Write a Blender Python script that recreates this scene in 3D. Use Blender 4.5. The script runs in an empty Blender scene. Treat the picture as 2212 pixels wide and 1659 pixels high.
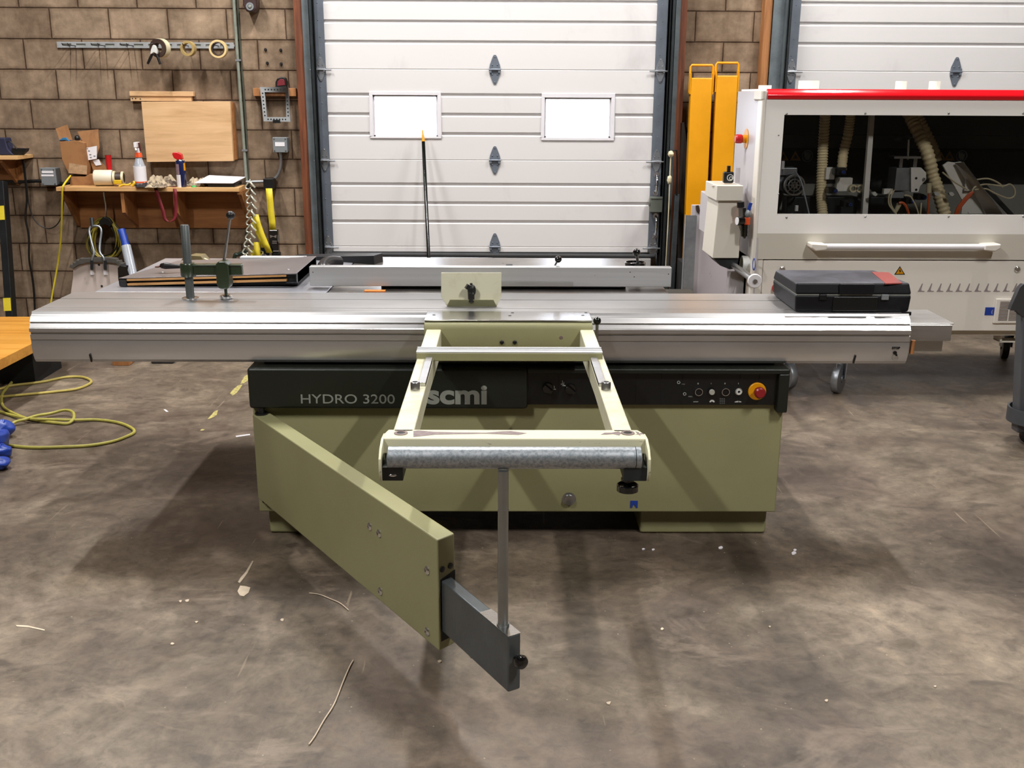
LAMP_E=545.0
import bpy, math, random
from mathutils import Vector, Matrix
random.seed(7)
SC=bpy.context.scene; COL=SC.collection
rad=math.radians
# ---------------------------------------------------------------- camera
F=2215.0; PITCH=rad(15.75); YAW=rad(.5); ROLL=.0045; CH=1.64
fw=Vector((math.sin(YAW)*math.cos(PITCH),math.cos(YAW)*math.cos(PITCH),-math.sin(PITCH)))
r0=Vector((math.cos(YAW),-math.sin(YAW),0)); u0=r0.cross(fw)
R_=math.cos(ROLL)*r0+math.sin(ROLL)*u0; U_=-math.sin(ROLL)*r0+math.cos(ROLL)*u0
cam=bpy.data.objects.new('camera',bpy.data.cameras.new('camera')); COL.objects.link(cam)
cam.data.sensor_width=36; cam.data.lens=36*F/2212; cam.data.clip_end=60
cam.matrix_world=Matrix(((R_.x,U_.x,-fw.x,0),(R_.y,U_.y,-fw.y,0),(R_.z,U_.z,-fw.z,CH),(0,0,0,1)))
SC.camera=cam
def ray(px,py): return fw+R_*((px-1106)/F)-U_*((py-829.5)/F)
def at(px,py,Y):            # point of the plane Y=const seen at photo pixel (2212x1659)
    d=ray(px,py); t=Y/d.y; return Vector((d.x*t,Y,CH+d.z*t))
def onz(px,py,Z=0.0):       # point of the horizontal plane Z
    d=ray(px,py); t=(Z-CH)/d.z; return Vector((d.x*t,d.y*t,Z))
# ---------------------------------------------------------------- materials
MATS={}
def mat(name,col,rough=.5,metal=0,var=.12,scale=6,bump=0,bscale=80,stretch=(1,1,1),coat=0,emit=None,col2=None,spec=.5,rvar=.08,fac=None):
    if name in MATS: return MATS[name]
    m=bpy.data.materials.new(name); m.use_nodes=True; nt=m.node_tree; N=nt.nodes; L=nt.links
    b=N['Principled BSDF']; tc=N.new('ShaderNodeTexCoord'); mp=N.new('ShaderNodeMapping'); mp.inputs['Scale'].default_value=stretch
    L.new(tc.outputs['Object'],mp.inputs[0])
    no=N.new('ShaderNodeTexNoise'); no.inputs['Scale'].default_value=scale; no.inputs['Detail'].default_value=5; no.inputs['Roughness'].default_value=.62
    L.new(mp.outputs[0],no.inputs['Vector'])
    cr=N.new('ShaderNodeValToRGB'); a=[max(0,c*(1-var)) for c in col]; c2=col2 or [min(1,c*(1+var)) for c in col]
    lo,hi=fac or (.3,.7)
    cr.color_ramp.elements[0].position=lo; cr.color_ramp.elements[1].position=hi
    cr.color_ramp.elements[0].color=(*a,1); cr.color_ramp.elements[1].color=(*c2,1)
    L.new(no.outputs[0],cr.inputs[0]); L.new(cr.outputs[0],b.inputs['Base Color'])
    mr=N.new('ShaderNodeMapRange'); mr.inputs[3].default_value=max(.02,rough-rvar); mr.inputs[4].default_value=min(1,rough+rvar)
    L.new(no.outputs[0],mr.inputs[0]); L.new(mr.outputs[0],b.inputs['Roughness'])
    b.inputs['Metallic'].default_value=metal; b.inputs['Specular IOR Level'].default_value=spec
    if coat: b.inputs['Coat Weight'].default_value=coat; b.inputs['Coat Roughness'].default_value=.08
    if bump:
        n2=N.new('ShaderNodeTexNoise'); n2.inputs['Scale'].default_value=bscale; n2.inputs['Detail'].default_value=4; L.new(mp.outputs[0],n2.inputs['Vector'])
        bu=N.new('ShaderNodeBump'); bu.inputs['Strength'].default_value=bump; bu.inputs['Distance'].default_value=.01
        L.new(n2.outputs[0],bu.inputs['Height']); L.new(bu.outputs[0],b.inputs['Normal'])
    if emit: b.inputs['Emission Color'].default_value=(*emit[0],1); b.inputs['Emission Strength'].default_value=emit[1]
    MATS[name]=m; return m
def lin(h):
    v=[int(h[i:i+2],16)/255 for i in (0,2,4)]; return tuple(c/12.92 if c<=.04045 else ((c+.055)/1.055)**2.4 for c in v)
# ---------------------------------------------------------------- mesh building
WL={}
class MB:
    def __init__(s): s.v=[]; s.f=[]
    def add(s,vs,fs):
        o=len(s.v); s.v+= [Vector(v) for v in vs]; s.f+=[tuple(i+o for i in f) for f in fs]; return s
    def box(s,x0,x1,y0,y1,z0,z1):
        return s.add([(x0,y0,z0),(x1,y0,z0),(x1,y1,z0),(x0,y1,z0),(x0,y0,z1),(x1,y0,z1),(x1,y1,z1),(x0,y1,z1)],
            [(0,3,2,1),(4,5,6,7),(0,1,5,4),(1,2,6,5),(2,3,7,6),(3,0,4,7)])
    def hexa(s,b,t):   # four bottom points, four top points
        return s.add(list(b)+list(t),[(0,3,2,1),(4,5,6,7),(0,1,5,4),(1,2,6,5),(2,3,7,6),(3,0,4,7)])
    def slab(s,q,d):   # quad/polygon of points extruded by vector d
        q=[Vector(p) for p in q]; d=Vector(d); n=len(q)
        return s.add(q+[p+d for p in q],[tuple(range(n)),tuple(range(2*n-1,n-1,-1))]+[(i,i+n,(i+1)%n+n,(i+1)%n) for i in range(n)])
    def bar(s,p,q,w,h,up=(0,0,1)):
        p=Vector(p);q=Vector(q);d=(q-p).normalized();up=Vector(up)
        if abs(d.dot(up))>.98: up=Vector((0,1,0))
        sd=d.cross(up).normalized()*(w/2); u=sd.cross(d).normalized()*(h/2)
        return s.hexa([p-sd-u,p+sd-u,q+sd-u,q-sd-u],[p-sd+u,p+sd+u,q+sd+u,q-sd+u])
    def tube(s,pts,r,n=10,closed=False,caps=True):
        pts=[Vector(p) for p in pts]; m=len(pts); rs=r if isinstance(r,(list,tuple)) else [r]*m
        vs=[];pn=None
        for i,p in enumerate(pts):
            if closed: t=(pts[(i+1)%m]-pts[i-1])
            else: t=pts[min(i+1,m-1)]-pts[max(i-1,0)]
            if t.length<1e-9: t=Vector((0,0,1))
            t.normalize()
            if pn is None:
                a=Vector((0,0,1)) if abs(t.z)<.9 else Vector((1,0,0)); pn=t.cross(a).normalized()
            pn=(pn-t*pn.dot(t)); pn=pn.normalized() if pn.length>1e-6 else t.orthogonal().normalized()
            b=t.cross(pn)
            for k in range(n):
                an=2*math.pi*k/n; vs.append(p+(pn*math.cos(an)+b*math.sin(an))*rs[i])
        fs=[]
        for i in range(m if closed else m-1):
            j=(i+1)%m
            for k in range(n): k2=(k+1)%n; fs.append((i*n+k,i*n+k2,j*n+k2,j*n+k))
        if not closed and caps: fs+= [tuple(range(n-1,-1,-1)),tuple((m-1)*n+k for k in range(n))]
        return s.add(vs,fs)
    def cyl(s,p,q,r,r2=None,n=20): return s.tube([p,q],[r,r if r2 is None else r2],n)
    def lathe(s,prof,p,d=(0,0,1),n=24):   # prof: (radius, distance along d)
        p=Vector(p); d=Vector(d).normalized(); a=d.orthogonal().normalized(); b=d.cross(a); vs=[]
        for r,t in prof:
            for k in range(n):
                an=2*math.pi*k/n; vs.append(p+d*t+(a*math.cos(an)+b*math.sin(an))*max(r,1e-5))
        m=len(prof); fs=[(i*n+k,i*n+(k+1)%n,(i+1)*n+(k+1)%n,(i+1)*n+k) for i in range(m-1) for k in range(n)]
        fs+=[tuple(range(n-1,-1,-1)),tuple((m-1)*n+k for k in range(n))]
        return s.add(vs,fs)
    def ring(s,c,d,R,r,w,n=32):   # flat annulus of width w along d: outer R, inner r
        c=Vector(c); d=Vector(d).normalized(); a=d.orthogonal().normalized(); b=d.cross(a); vs=[]
        for (rr,t) in ((R,-w/2),(R,w/2),(r,w/2),(r,-w/2)):
            for k in range(n): an=2*math.pi*k/n; vs.append(c+d*t+(a*math.cos(an)+b*math.sin(an))*rr)
        return s.add(vs,[(i*n+k,i*n+(k+1)%n,((i+1)%4)*n+(k+1)%n,((i+1)%4)*n+k) for i in range(4) for k in range(n)])
    def sph(s,c,r,n=16,m=10):
        r=r if isinstance(r,(list,tuple)) else (r,r,r); c=Vector(c); vs=[]
        for i in range(m+1):
            th=math.pi*i/m
            for k in range(n):
                ph=2*math.pi*k/n; q=max(math.sin(th),1e-4); vs.append(c+Vector((r[0]*q*math.cos(ph),r[1]*q*math.sin(ph),r[2]*math.cos(th))))
        fs=[(i*n+k,(i+1)*n+k,(i+1)*n+(k+1)%n,i*n+(k+1)%n) for i in range(m) for k in range(n)]
        return s.add(vs,fs)
    def prism(s,poly,ax,a,b):
        f={'x':lambda u,v,t:(t,u,v),'y':lambda u,v,t:(u,t,v),'z':lambda u,v,t:(u,v,t)}[ax]
        n=len(poly); return s.add([f(u,v,a) for u,v in poly]+[f(u,v,b) for u,v in poly],
            [tuple(range(n)),tuple(range(2*n-1,n-1,-1))]+[(i,i+n,(i+1)%n+n,(i+1)%n) for i in range(n)])
    def grid(s,rows):
        m=len(rows);n=len(rows[0]); return s.add([p for r in rows for p in r],[(i*n+k,i*n+k+1,(i+1)*n+k+1,(i+1)*n+k) for i in range(m-1) for k in range(n-1)])
    def build(s,name,m,parent=None,bevel=0,smooth=38,keep=False,solid=0,sub=0,seg=2):
        me=bpy.data.meshes.new(name)
        if keep: o=Vector((0,0,0))
        else:
            lo=[min(v[i] for v in s.v) for i in range(3)]; hi=[max(v[i] for v in s.v) for i in range(3)]
            o=Vector(((lo[0]+hi[0])/2,(lo[1]+hi[1])/2,lo[2]))
        me.from_pydata([tuple(v-o) for v in s.v],[],s.f)
        import bmesh
        bm=bmesh.new(); bm.from_mesh(me); bmesh.ops.remove_doubles(bm,verts=bm.verts,dist=1e-6)
        bmesh.ops.recalc_face_normals(bm,faces=bm.faces); bm.to_mesh(me); bm.free()
        if smooth:
            me.polygons.foreach_set('use_smooth',[True]*len(me.polygons)); me.set_sharp_from_angle(angle=rad(smooth))
        ms=m if isinstance(m,(list,tuple)) else [m]
        for q in ms: me.materials.append(q)
        ob=bpy.data.objects.new(name,me); COL.objects.link(ob); ob.location=o; WL[ob.name]=o.copy()
        if parent is not None:
            ob.parent=parent; ob.matrix_parent_inverse=Matrix.Translation(-WL[parent.name])
        if bevel:
            bv=ob.modifiers.new('Bevel','BEVEL'); bv.width=bevel; bv.segments=seg; bv.limit_method='ANGLE'; bv.angle_limit=rad(40); bv.harden_normals=bool(smooth)
        if solid: so=ob.modifiers.new('Solidify','SOLIDIFY'); so.thickness=solid; so.offset=0
        if sub: su=ob.modifiers.new('Subdivision','SUBSURF'); su.levels=sub; su.render_levels=sub
        return ob
def tag(o,label,cat,group=None):
    o['label']=label; o['category']=cat
    if group: o['group']=group
    return o
def thing(name,label,cat,loc,group=None):
    o=bpy.data.objects.new(name,None); COL.objects.link(o); o.location=loc; WL[o.name]=Vector(loc); o.empty_display_size=.1
    return tag(o,label,cat,group)
def struct(o): o['kind']='structure'; return o
def kids(o): return [c for c in COL.objects if c.parent==o]
def dup(root,off,label=None,group=None,rot=None):
    off=Vector(off)
    def cp(o,par):
        c=o.copy(); COL.objects.link(c); c.parent=par
        for k in kids(o): cp(k,c)
        return c
    ks=kids(root); r=root.copy(); COL.objects.link(r); r.location=root.location+off; WL[r.name]=r.location.copy()
    for k in ks: cp(k,r)
    if label: r['label']=label
    if group: r['group']=group
    if rot is not None: r.rotation_euler=rot
    return r
def spline(pts,n=8,closed=False):
    pts=[Vector(p) for p in pts]; m=len(pts); out=[]
    rng=range(m if closed else m-1)
    for i in rng:
        if closed: p0,p1,p2,p3=pts[i-1],pts[i],pts[(i+1)%m],pts[(i+2)%m]
        else: p0,p1,p2,p3=pts[max(i-1,0)],pts[i],pts[i+1],pts[min(i+2,m-1)]
        for k in range(n):
            t=k/n; out.append(.5*((2*p1)+(p2-p0)*t+(2*p0-5*p1+4*p2-p3)*t*t+(3*p1-p0-3*p2+p3)*t**3))
    if not closed: out.append(pts[-1])
    return out
def text(name,s,p,h,m,parent,yaw=0,bold=0,align='LEFT',ext=.0008,tilt=90,xs=1):
    cu=bpy.data.curves.new(name,'FONT'); cu.body=s; cu.size=h/.7; cu.extrude=ext; cu.offset=bold; cu.align_x=align
    ob=bpy.data.objects.new(name+'_src',cu); COL.objects.link(ob)
    me=bpy.data.meshes.new_from_object(ob); bpy.data.objects.remove(ob)
    Mx=Matrix.Rotation(rad(yaw),4,'Z')@Matrix.Rotation(rad(tilt),4,'X')@Matrix.Scale(xs,4,(1,0,0))
    me.transform(Mx); me.materials.clear(); me.materials.append(m)
    o=bpy.data.objects.new(name,me); COL.objects.link(o); o.location=p; WL[o.name]=Vector(p)
    if parent: o.parent=parent; o.matrix_parent_inverse=Matrix.Translation(-WL[parent.name])
    return o
# ---------------------------------------------------------------- special materials
def nodes(name):
    m=bpy.data.materials.new(name); m.use_nodes=True; nt=m.node_tree; return m,nt.nodes,nt.links,nt.nodes['Principled BSDF']
def ramp(N,L,src,stops):
    c=N.new('ShaderNodeValToRGB'); e=c.color_ramp.elements
    while len(e)<len(stops): e.new(.5)
    for k,(p,col) in enumerate(stops):
        e[k].position=p; e[k].color=(*col,1) if len(col)==3 else col
    L.new(src,c.inputs[0]); return c.outputs[0]
def noise(N,L,vec,scale,detail=5,rough=.6,dist=0):
    n=N.new('ShaderNodeTexNoise'); n.inputs['Scale'].default_value=scale; n.inputs['Detail'].default_value=detail; n.inputs['Roughness'].default_value=rough; n.inputs['Distortion'].default_value=dist
    L.new(vec,n.inputs['Vector']); return n.outputs[0]
def mix(N,L,fac,a,b,mode='MIX'):
    m=N.new('ShaderNodeMix'); m.data_type='RGBA'; m.blend_type=mode
    for s,v in ((0,fac),(6,a),(7,b)):
        if hasattr(v,'default_value') or hasattr(v,'is_linked'): L.new(v,m.inputs[s])
        else: m.inputs[s].default_value=v if s==0 else (*v,1)
    return m.outputs[2]
def mapping(N,L,vec,sc=(1,1,1),loc=(0,0,0),rot=(0,0,0)):
    mp=N.new('ShaderNodeMapping'); mp.inputs['Scale'].default_value=sc; mp.inputs['Location'].default_value=loc; mp.inputs['Rotation'].default_value=rot
    L.new(vec,mp.inputs[0]); return mp.outputs[0]
def math_(N,L,op,a,b):
    m=N.new('ShaderNodeMath'); m.operation=op
    for i,v in enumerate((a,b)):
        if hasattr(v,'is_linked'): L.new(v,m.inputs[i])
        else: m.inputs[i].default_value=v
    return m.outputs[0]
def block_mat():
    m,N,L,b=nodes('concrete_block'); tc=N.new('ShaderNodeTexCoord').outputs['Object']
    sx=N.new('ShaderNodeSeparateXYZ'); L.new(tc,sx.inputs[0]); cx=N.new('ShaderNodeCombineXYZ')
    L.new(sx.outputs[0],cx.inputs[0]); L.new(sx.outputs[2],cx.inputs[1])
    v0=cx.outputs[0]; v=mapping(N,L,v0,loc=(BLK_X,BLK_Z,0))
    def brick(ms,sm,vec,c1,c2,mo):
        t=N.new('ShaderNodeTexBrick'); t.offset=.5; t.squash=1
        for k,val in (('Scale',1),('Mortar Size',ms),('Mortar Smooth',sm),('Bias',0),('Brick Width',.4064),('Row Height',.2032)): t.inputs[k].default_value=val
        t.inputs['Color1'].default_value=(*c1,1); t.inputs['Color2'].default_value=(*c2,1); t.inputs['Mortar'].default_value=(*mo,1)
        L.new(vec,t.inputs['Vector']); return t
    wob=N.new('ShaderNodeTexNoise'); wob.inputs['Scale'].default_value=9; L.new(v0,wob.inputs['Vector'])
    mv=N.new('ShaderNodeVectorMath'); mv.operation='MULTIPLY_ADD'; L.new(wob.outputs[1],mv.inputs[0]); mv.inputs[1].default_value=(.005,.005,0); L.new(v,mv.inputs[2])
    vw=mv.outputs[0]
    t=brick(.006,.7,vw,lin('9b8874'),lin('867462'),lin('6f6054'))
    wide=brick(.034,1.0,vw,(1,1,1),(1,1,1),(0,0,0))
    n1=noise(N,L,v0,3.2,6,.62); c=mix(N,L,.75,t.outputs[0],ramp(N,L,n1,[(.3,(.42,.38,.35)),(.48,(.82,.79,.77)),(.7,(1.36,1.33,1.3))]),'MULTIPLY')
    n2=noise(N,L,v0,11,6,.7); c=mix(N,L,.7,c,ramp(N,L,n2,[(.3,(.58,.55,.51)),(.52,(.95,.93,.91)),(.72,(1.35,1.32,1.28))]),'MULTIPLY')
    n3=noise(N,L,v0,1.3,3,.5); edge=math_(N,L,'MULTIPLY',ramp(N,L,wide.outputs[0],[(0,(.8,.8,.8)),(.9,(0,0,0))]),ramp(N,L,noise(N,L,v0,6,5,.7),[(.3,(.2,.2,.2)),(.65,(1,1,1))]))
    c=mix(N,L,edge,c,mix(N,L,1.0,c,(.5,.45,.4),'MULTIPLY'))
    # grimy vertical streaks
    vs=mapping(N,L,v0,sc=(9,.8,1)); n4=noise(N,L,vs,1.6,4,.6); c=mix(N,L,ramp(N,L,n4,[(.5,(0,0,0)),(.72,(.55,.55,.55))]),c,mix(N,L,1.0,c,(.62,.57,.52),'MULTIPLY'))
    mor=ramp(N,L,t.outputs['Fac'],[(.25,(0,0,0)),(.7,(1,1,1))]); c=mix(N,L,mor,c,mix(N,L,1.0,c,(.55,.48,.43),'MULTIPLY'))
    L.new(c,b.inputs['Base Color']); b.inputs['Roughness'].default_value=.95; b.inputs['Specular IOR Level'].default_value=.1
    hh=math_(N,L,'SUBTRACT',math_(N,L,'MULTIPLY',noise(N,L,v0,60,6,.75),.35),t.outputs['Fac'])
    bu=N.new('ShaderNodeBump'); bu.inputs['Strength'].default_value=.55; bu.inputs['Distance'].default_value=.006; L.new(hh,bu.inputs['Height']); L.new(bu.outputs[0],b.inputs['Normal'])
    return m
def floor_mat():
    m,N,L,b=nodes('worn_concrete'); v=N.new('ShaderNodeTexCoord').outputs['Object']
    n1=noise(N,L,v,1.1,6,.7,.4)
    c=ramp(N,L,n1,[(.32,lin('3f352d')),(.45,lin('574b40')),(.55,lin('6b5f51')),(.68,lin('8b7d6c'))])
    n2=noise(N,L,v,4.5,7,.68,1.2); c=mix(N,L,.8,c,ramp(N,L,n2,[(.3,(.58,.56,.54)),(.5,(1,1,1)),(.7,(1.36,1.31,1.25))]),'MULTIPLY')
    n3=noise(N,L,v,20,6,.78,.5); c=mix(N,L,.75,c,ramp(N,L,n3,[(.32,(.6,.58,.56)),(.5,(1,1,1)),(.7,(1.34,1.3,1.26))]),'MULTIPLY')
    # worn pinkish and pale trowel patches
    vp=mapping(N,L,v,sc=(1,1.8,1),rot=(0,0,.35)); n4=noise(N,L,vp,2.3,5,.7,.7)
    c=mix(N,L,ramp(N,L,n4,[(.56,(0,0,0)),(.68,(.38,.38,.38))]),c,lin('9c8b7a'))
    n5=noise(N,L,mapping(N,L,v,loc=(3,9,0)),1.1,5,.6,.8); c=mix(N,L,ramp(N,L,n5,[(.55,(0,0,0)),(.75,(.38,.38,.38))]),c,lin('75625a'))
    # dark oil blotches
    n6=noise(N,L,mapping(N,L,v,loc=(7,2,0)),5.5,4,.55,.5); c=mix(N,L,ramp(N,L,n6,[(.62,(0,0,0)),(.7,(.55,.55,.55))]),c,lin('3d342e'))
    # pale specks
    vo=N.new('ShaderNodeTexVoronoi'); vo.inputs['Scale'].default_value=26; L.new(v,vo.inputs['Vector'])
    sp=math_(N,L,'MULTIPLY',ramp(N,L,vo.outputs['Distance'],[(.03,(1,1,1)),(.09,(0,0,0))]),ramp(N,L,noise(N,L,v,9,3,.5),[(.5,(0,0,0)),(.6,(1,1,1))])); c=mix(N,L,math_(N,L,'MULTIPLY',sp,.7),c,lin('c0ad93'))
    # hairline cracks and scratches
    cv=N.new('ShaderNodeTexVoronoi'); cv.feature='DISTANCE_TO_EDGE'; cv.inputs['Scale'].default_value=.55
    wv=N.new('ShaderNodeTexNoise'); wv.inputs['Scale'].default_value=3; wv.inputs['Detail'].default_value=6; L.new(v,wv.inputs['Vector'])
    va=N.new('ShaderNodeVectorMath'); va.operation='MULTIPLY_ADD'; va.inputs[1].default_value=(.35,.35,0); L.new(wv.outputs[1],va.inputs[0]); L.new(v,va.inputs[2]); L.new(va.outputs[0],cv.inputs['Vector'])
    cr=math_(N,L,'MULTIPLY',ramp(N,L,cv.outputs['Distance'],[(.0,(1,1,1)),(.0035,(0,0,0))]),ramp(N,L,noise(N,L,v,2.5,3,.5),[(.55,(0,0,0)),(.66,(.3,.3,.3))]))
    c=mix(N,L,cr,c,lin('a8947c'))
    sc_=noise(N,L,mapping(N,L,v,sc=(22,1.1,1),rot=(0,0,-.5)),1.6,3,.5); c=mix(N,L,math_(N,L,'MULTIPLY',ramp(N,L,sc_,[(.70,(0,0,0)),(.73,(1,1,1))]),.4),c,lin('a5937c'))
    sc2=noise(N,L,mapping(N,L,v,sc=(1,20,1),rot=(0,0,.3),loc=(5,3,0)),1.5,3,.5); c=mix(N,L,math_(N,L,'MULTIPLY',ramp(N,L,sc2,[(.70,(0,0,0)),(.73,(1,1,1))]),.35),c,lin('463c34'))
    L.new(c,b.inputs['Base Color'])
    rr=ramp(N,L,n2,[(.3,(.38,.38,.38)),(.7,(.58,.58,.58))]); L.new(rr,b.inputs['Roughness']); b.inputs['Specular IOR Level'].default_value=.5
    bu=N.new('ShaderNodeBump'); bu.inputs['Strength'].default_value=.25; bu.inputs['Distance'].default_value=.004; L.new(n3,bu.inputs['Height']); L.new(bu.outputs[0],b.inputs['Normal'])
    return m
def wood_mat(name,c1,c2,c3,axis='x',scale=1,rough=.45):
    m,N,L,b=nodes(name); v=N.new('ShaderNodeTexCoord').outputs['Object']
    st={'x':(1,14,14),'z':(14,14,1),'y':(14,1,14)}[axis]
    g=noise(N,L,mapping(N,L,v,sc=st),1.6*scale,6,.65,.8); c=ramp(N,L,g,[(.3,c1),(.52,c2),(.72,c3)])
    k=noise(N,L,v,2.5,4,.5); c=mix(N,L,.5,c,ramp(N,L,k,[(.3,(.82,.8,.76)),(.7,(1.12,1.1,1.06))]),'MULTIPLY')
    L.new(c,b.inputs['Base Color']); b.inputs['Roughness'].default_value=rough; return m
def speck(name,base,spot,scale,lo,hi,rough=.4,metal=0,dist=.5,spec=.5,detail=5,rough2=None):
    m,N,L,b=nodes(name); v=N.new('ShaderNodeTexCoord').outputs['Object']
    n=noise(N,L,v,scale,detail,.65,dist); c=mix(N,L,ramp(N,L,n,[(lo,(0,0,0)),(hi,(1,1,1))]),base,spot); c=mix(N,L,.35,c,ramp(N,L,noise(N,L,v,scale*.25,3,.5),[(.3,(.8,.8,.8)),(.7,(1.15,1.15,1.15))]),'MULTIPLY')
    L.new(c,b.inputs['Base Color']); b.inputs['Roughness'].default_value=rough; b.inputs['Metallic'].default_value=metal; b.inputs['Specular IOR Level'].default_value=spec; return m
def pane_mat(name,tint,refl=.1):
    m=bpy.data.materials.new(name); m.use_nodes=True; N=m.node_tree.nodes; L=m.node_tree.links; N.remove(N['Principled BSDF'])
    o=N['Material Output']; t=N.new('ShaderNodeBsdfTransparent'); t.inputs[0].default_value=(*tint,1); g=N.new('ShaderNodeBsdfGlossy'); g.inputs['Roughness'].default_value=.08
    fr=N.new('ShaderNodeFresnel'); fr.inputs[0].default_value=1.35; x=N.new('ShaderNodeMixShader'); L.new(fr.outputs[0],x.inputs[0]); L.new(t.outputs[0],x.inputs[1]); L.new(g.outputs[0],x.inputs[2]); L.new(x.outputs[0],o.inputs[0]); return m
BLK_X=.09; BLK_Z=.03
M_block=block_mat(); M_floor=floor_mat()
M_green=mat('sage_green_paint',lin('8f8c66'),.4,0,.06,4,.05,220)
M_greenL=speck('worn_cream_green_paint',lin('d3cfb6'),lin('bcb796'),9,.5,.75,.34)
M_chip=mat('bare_chipped_steel',lin('7a6a66'),.5,.3,.25,40)
M_dgreen=mat('dark_green_black_paint',lin('161913'),.42,0,.12,5,.06,200)
M_black=mat('black_plastic',lin('0d0d0d'),.4,0,.2,8)
M_blackg=mat('gloss_black',lin('0b0b0b'),.12,0,.1,8,coat=.6)
M_rubber=mat('dark_rubber',lin('2b2b2c'),.65,0,.2,20)
M_alu=mat('brushed_aluminium',(.60,.60,.61),.3,1,.10,3,.03,60,stretch=(.25,30,30))
M_alut=mat('table_top_aluminium',(.56,.555,.55),.22,1,.12,2.2,.02,40,stretch=(.5,3,3))
M_alud=mat('dull_aluminium',(.50,.49,.475),.42,1,.1,3,.03,90,stretch=(.4,6,6))
M_steel=mat('steel',(.42,.42,.42),.32,1,.15,14)
M_chrome=mat('bright_steel',(.75,.75,.76),.14,1,.05,10)
M_galv=speck('mottled_roller_zinc',(.44,.46,.485),(.25,.285,.305),120,.42,.62,.42,.8,0,detail=4)
M_galvp=mat('galvanised_steel',(.36,.38,.41),.38,.8,.15,18)
M_cast=mat('ground_cast_iron',(.26,.235,.215),.3,.8,.25,7)
M_darkst=mat('dark_steel',lin('35393b'),.4,.6,.25,12)
M_doorw=speck('white_door_paint',lin('d8d4d3'),lin('c2bcbc'),1.6,.56,.8,.42)
M_frame=mat('window_trim_white',lin('dcd8dc'),.4,0,.04,5)
M_stile=mat('galvanised_stile',lin('737a85'),.4,.35,.14,7)
M_track=mat('grey_track_steel',lin('6a7276'),.5,.4,.22,10)
M_redwood=wood_mat('reddish_jamb_wood',lin('4c2816'),lin('6f3b21'),lin('8a5230'),'z',1.4,.55)
M_pinel=wood_mat('orange_pine',lin('7d4f2a'),lin('a56f42'),lin('bd8855'),'z',1.2,.5)
M_maple=wood_mat('pale_maple_board',lin('c39a6f'),lin('d8b084'),lin('e2bd93'),'x',1,.45)
M_shelf=wood_mat('pine_shelf_edge',lin('b98a55'),lin('d2a670'),lin('e0ba86'),'x',1,.5)
M_backb=wood_mat('brown_plywood',lin('7d4e28'),lin('9a6537'),lin('ab7543'),'x',.8,.55)
M_ply=wood_mat('amber_plywood',lin('b17628'),lin('c98d3a'),lin('d69b49'),'x',.6,.4)
M_plyedge=wood_mat('plywood_edge',lin('b9834c'),lin('d8a368'),lin('e4b67e'),'x',3,.5)
M_card=speck('brown_cardboard',lin('9a6c42'),lin('7c5231'),7,.45,.7,.75)
M_tapeg=mat('clear_packing_tape',lin('b39372'),.08,0,.2,22,.6,26,coat=1)
M_white=mat('white_paper',lin('e3dfe2'),.6,0,.04,8)
M_red=mat('red_plastic',lin('c01a1f'),.3,0,.08,6)
M_redg=mat('glossy_red_acrylic',lin('d2151f'),.12,0,.04,4,coat=.8)
M_orange=mat('orange_plastic',lin('e0562a'),.4,0,.08,6)
M_yel=mat('yellow_strap',lin('d6c02a'),.55,0,.12,16,.15,120)
M_yelp=mat('yellow_paint',lin('dc9508'),.36,0,.08,5)
M_yels=mat('yellow_plastic',lin('d9b024'),.35,0,.1,8)
M_cord=mat('yellow_cord',lin('a39a45'),.55,0,.14,30)
M_blue=mat('blue_plastic',lin('1f3f9c'),.4,0,.2,9)
M_navy=mat('navy_can',lin('151c45'),.25,0,.1,9,coat=.4)
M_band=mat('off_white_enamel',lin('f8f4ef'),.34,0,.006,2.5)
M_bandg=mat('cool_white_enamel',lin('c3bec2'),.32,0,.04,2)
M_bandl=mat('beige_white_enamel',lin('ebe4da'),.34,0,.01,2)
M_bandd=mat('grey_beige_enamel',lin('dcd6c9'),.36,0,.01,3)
M_hose=mat('ivory_hose',lin('eddab0'),.4,0,.08,8)
M_inner=mat('inner_grey_paint',lin('8f8d86'),.5,0,.1,3)
M_innerg=mat('inner_light_grey',lin('eeeae4'),.45,0,.08,5)
M_cream=mat('cream_plastic',lin('d3c7a6'),.42,0,.1,8)
M_tanr=mat('tan_tape',lin('a68d58'),.5,0,.15,10)
M_brown=mat('brown_tape_core',lin('3b2a22'),.5,0,.2,12)
M_dred=mat('dark_red_webbing',lin('6e1520'),.6,0,.15,20)
M_rag=speck('soiled_cream_rag',lin('b7a68c'),lin('4b3c33'),14,.45,.62,.85)
M_ragd=mat('dark_cloth',lin('241f22'),.85,0,.3,14)
M_gbox=mat('grey_box_paint',lin('7d8184'),.45,.1,.1,7)
M_case=speck('scuffed_black_case',lin('121215'),lin('26272b'),8,.55,.8,.5,spec=.25)
M_casetop=speck('dusty_case_lid',lin('3a3a40'),lin('5a5a62'),5,.4,.7,.5,spec=.3)
M_castred=speck('worn_red_lid_print',lin('93453f'),lin('5f4a4c'),9,.55,.75,.4)
M_shov=speck('scuffed_pinkish_white',lin('cfc0b8'),lin('8f7f79'),6,.6,.72,.45)
M_pan=speck('scuffed_white_board',lin('c4bbc0'),lin('7d7078'),7,.62,.75,.5)
M_floorpaint=speck('worn_yellow_floor_paint',lin('b3a862'),lin('7d725a'),40,.5,.6,.6)
M_chipf=mat('pale_debris',lin('cbb9a2'),.7,0,.15,30)
M_let=mat('silver_lettering',lin('8f9189'),.4,.2,.08,20)
M_letw=mat('white_print',lin('c9c9c4'),.5,0,.05,20)
M_dark=mat('near_black',lin('080808'),.7,0,.1,8)
M_wall2=mat('painted_block_wall',lin('5f574d'),.85,0,.15,3)
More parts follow.
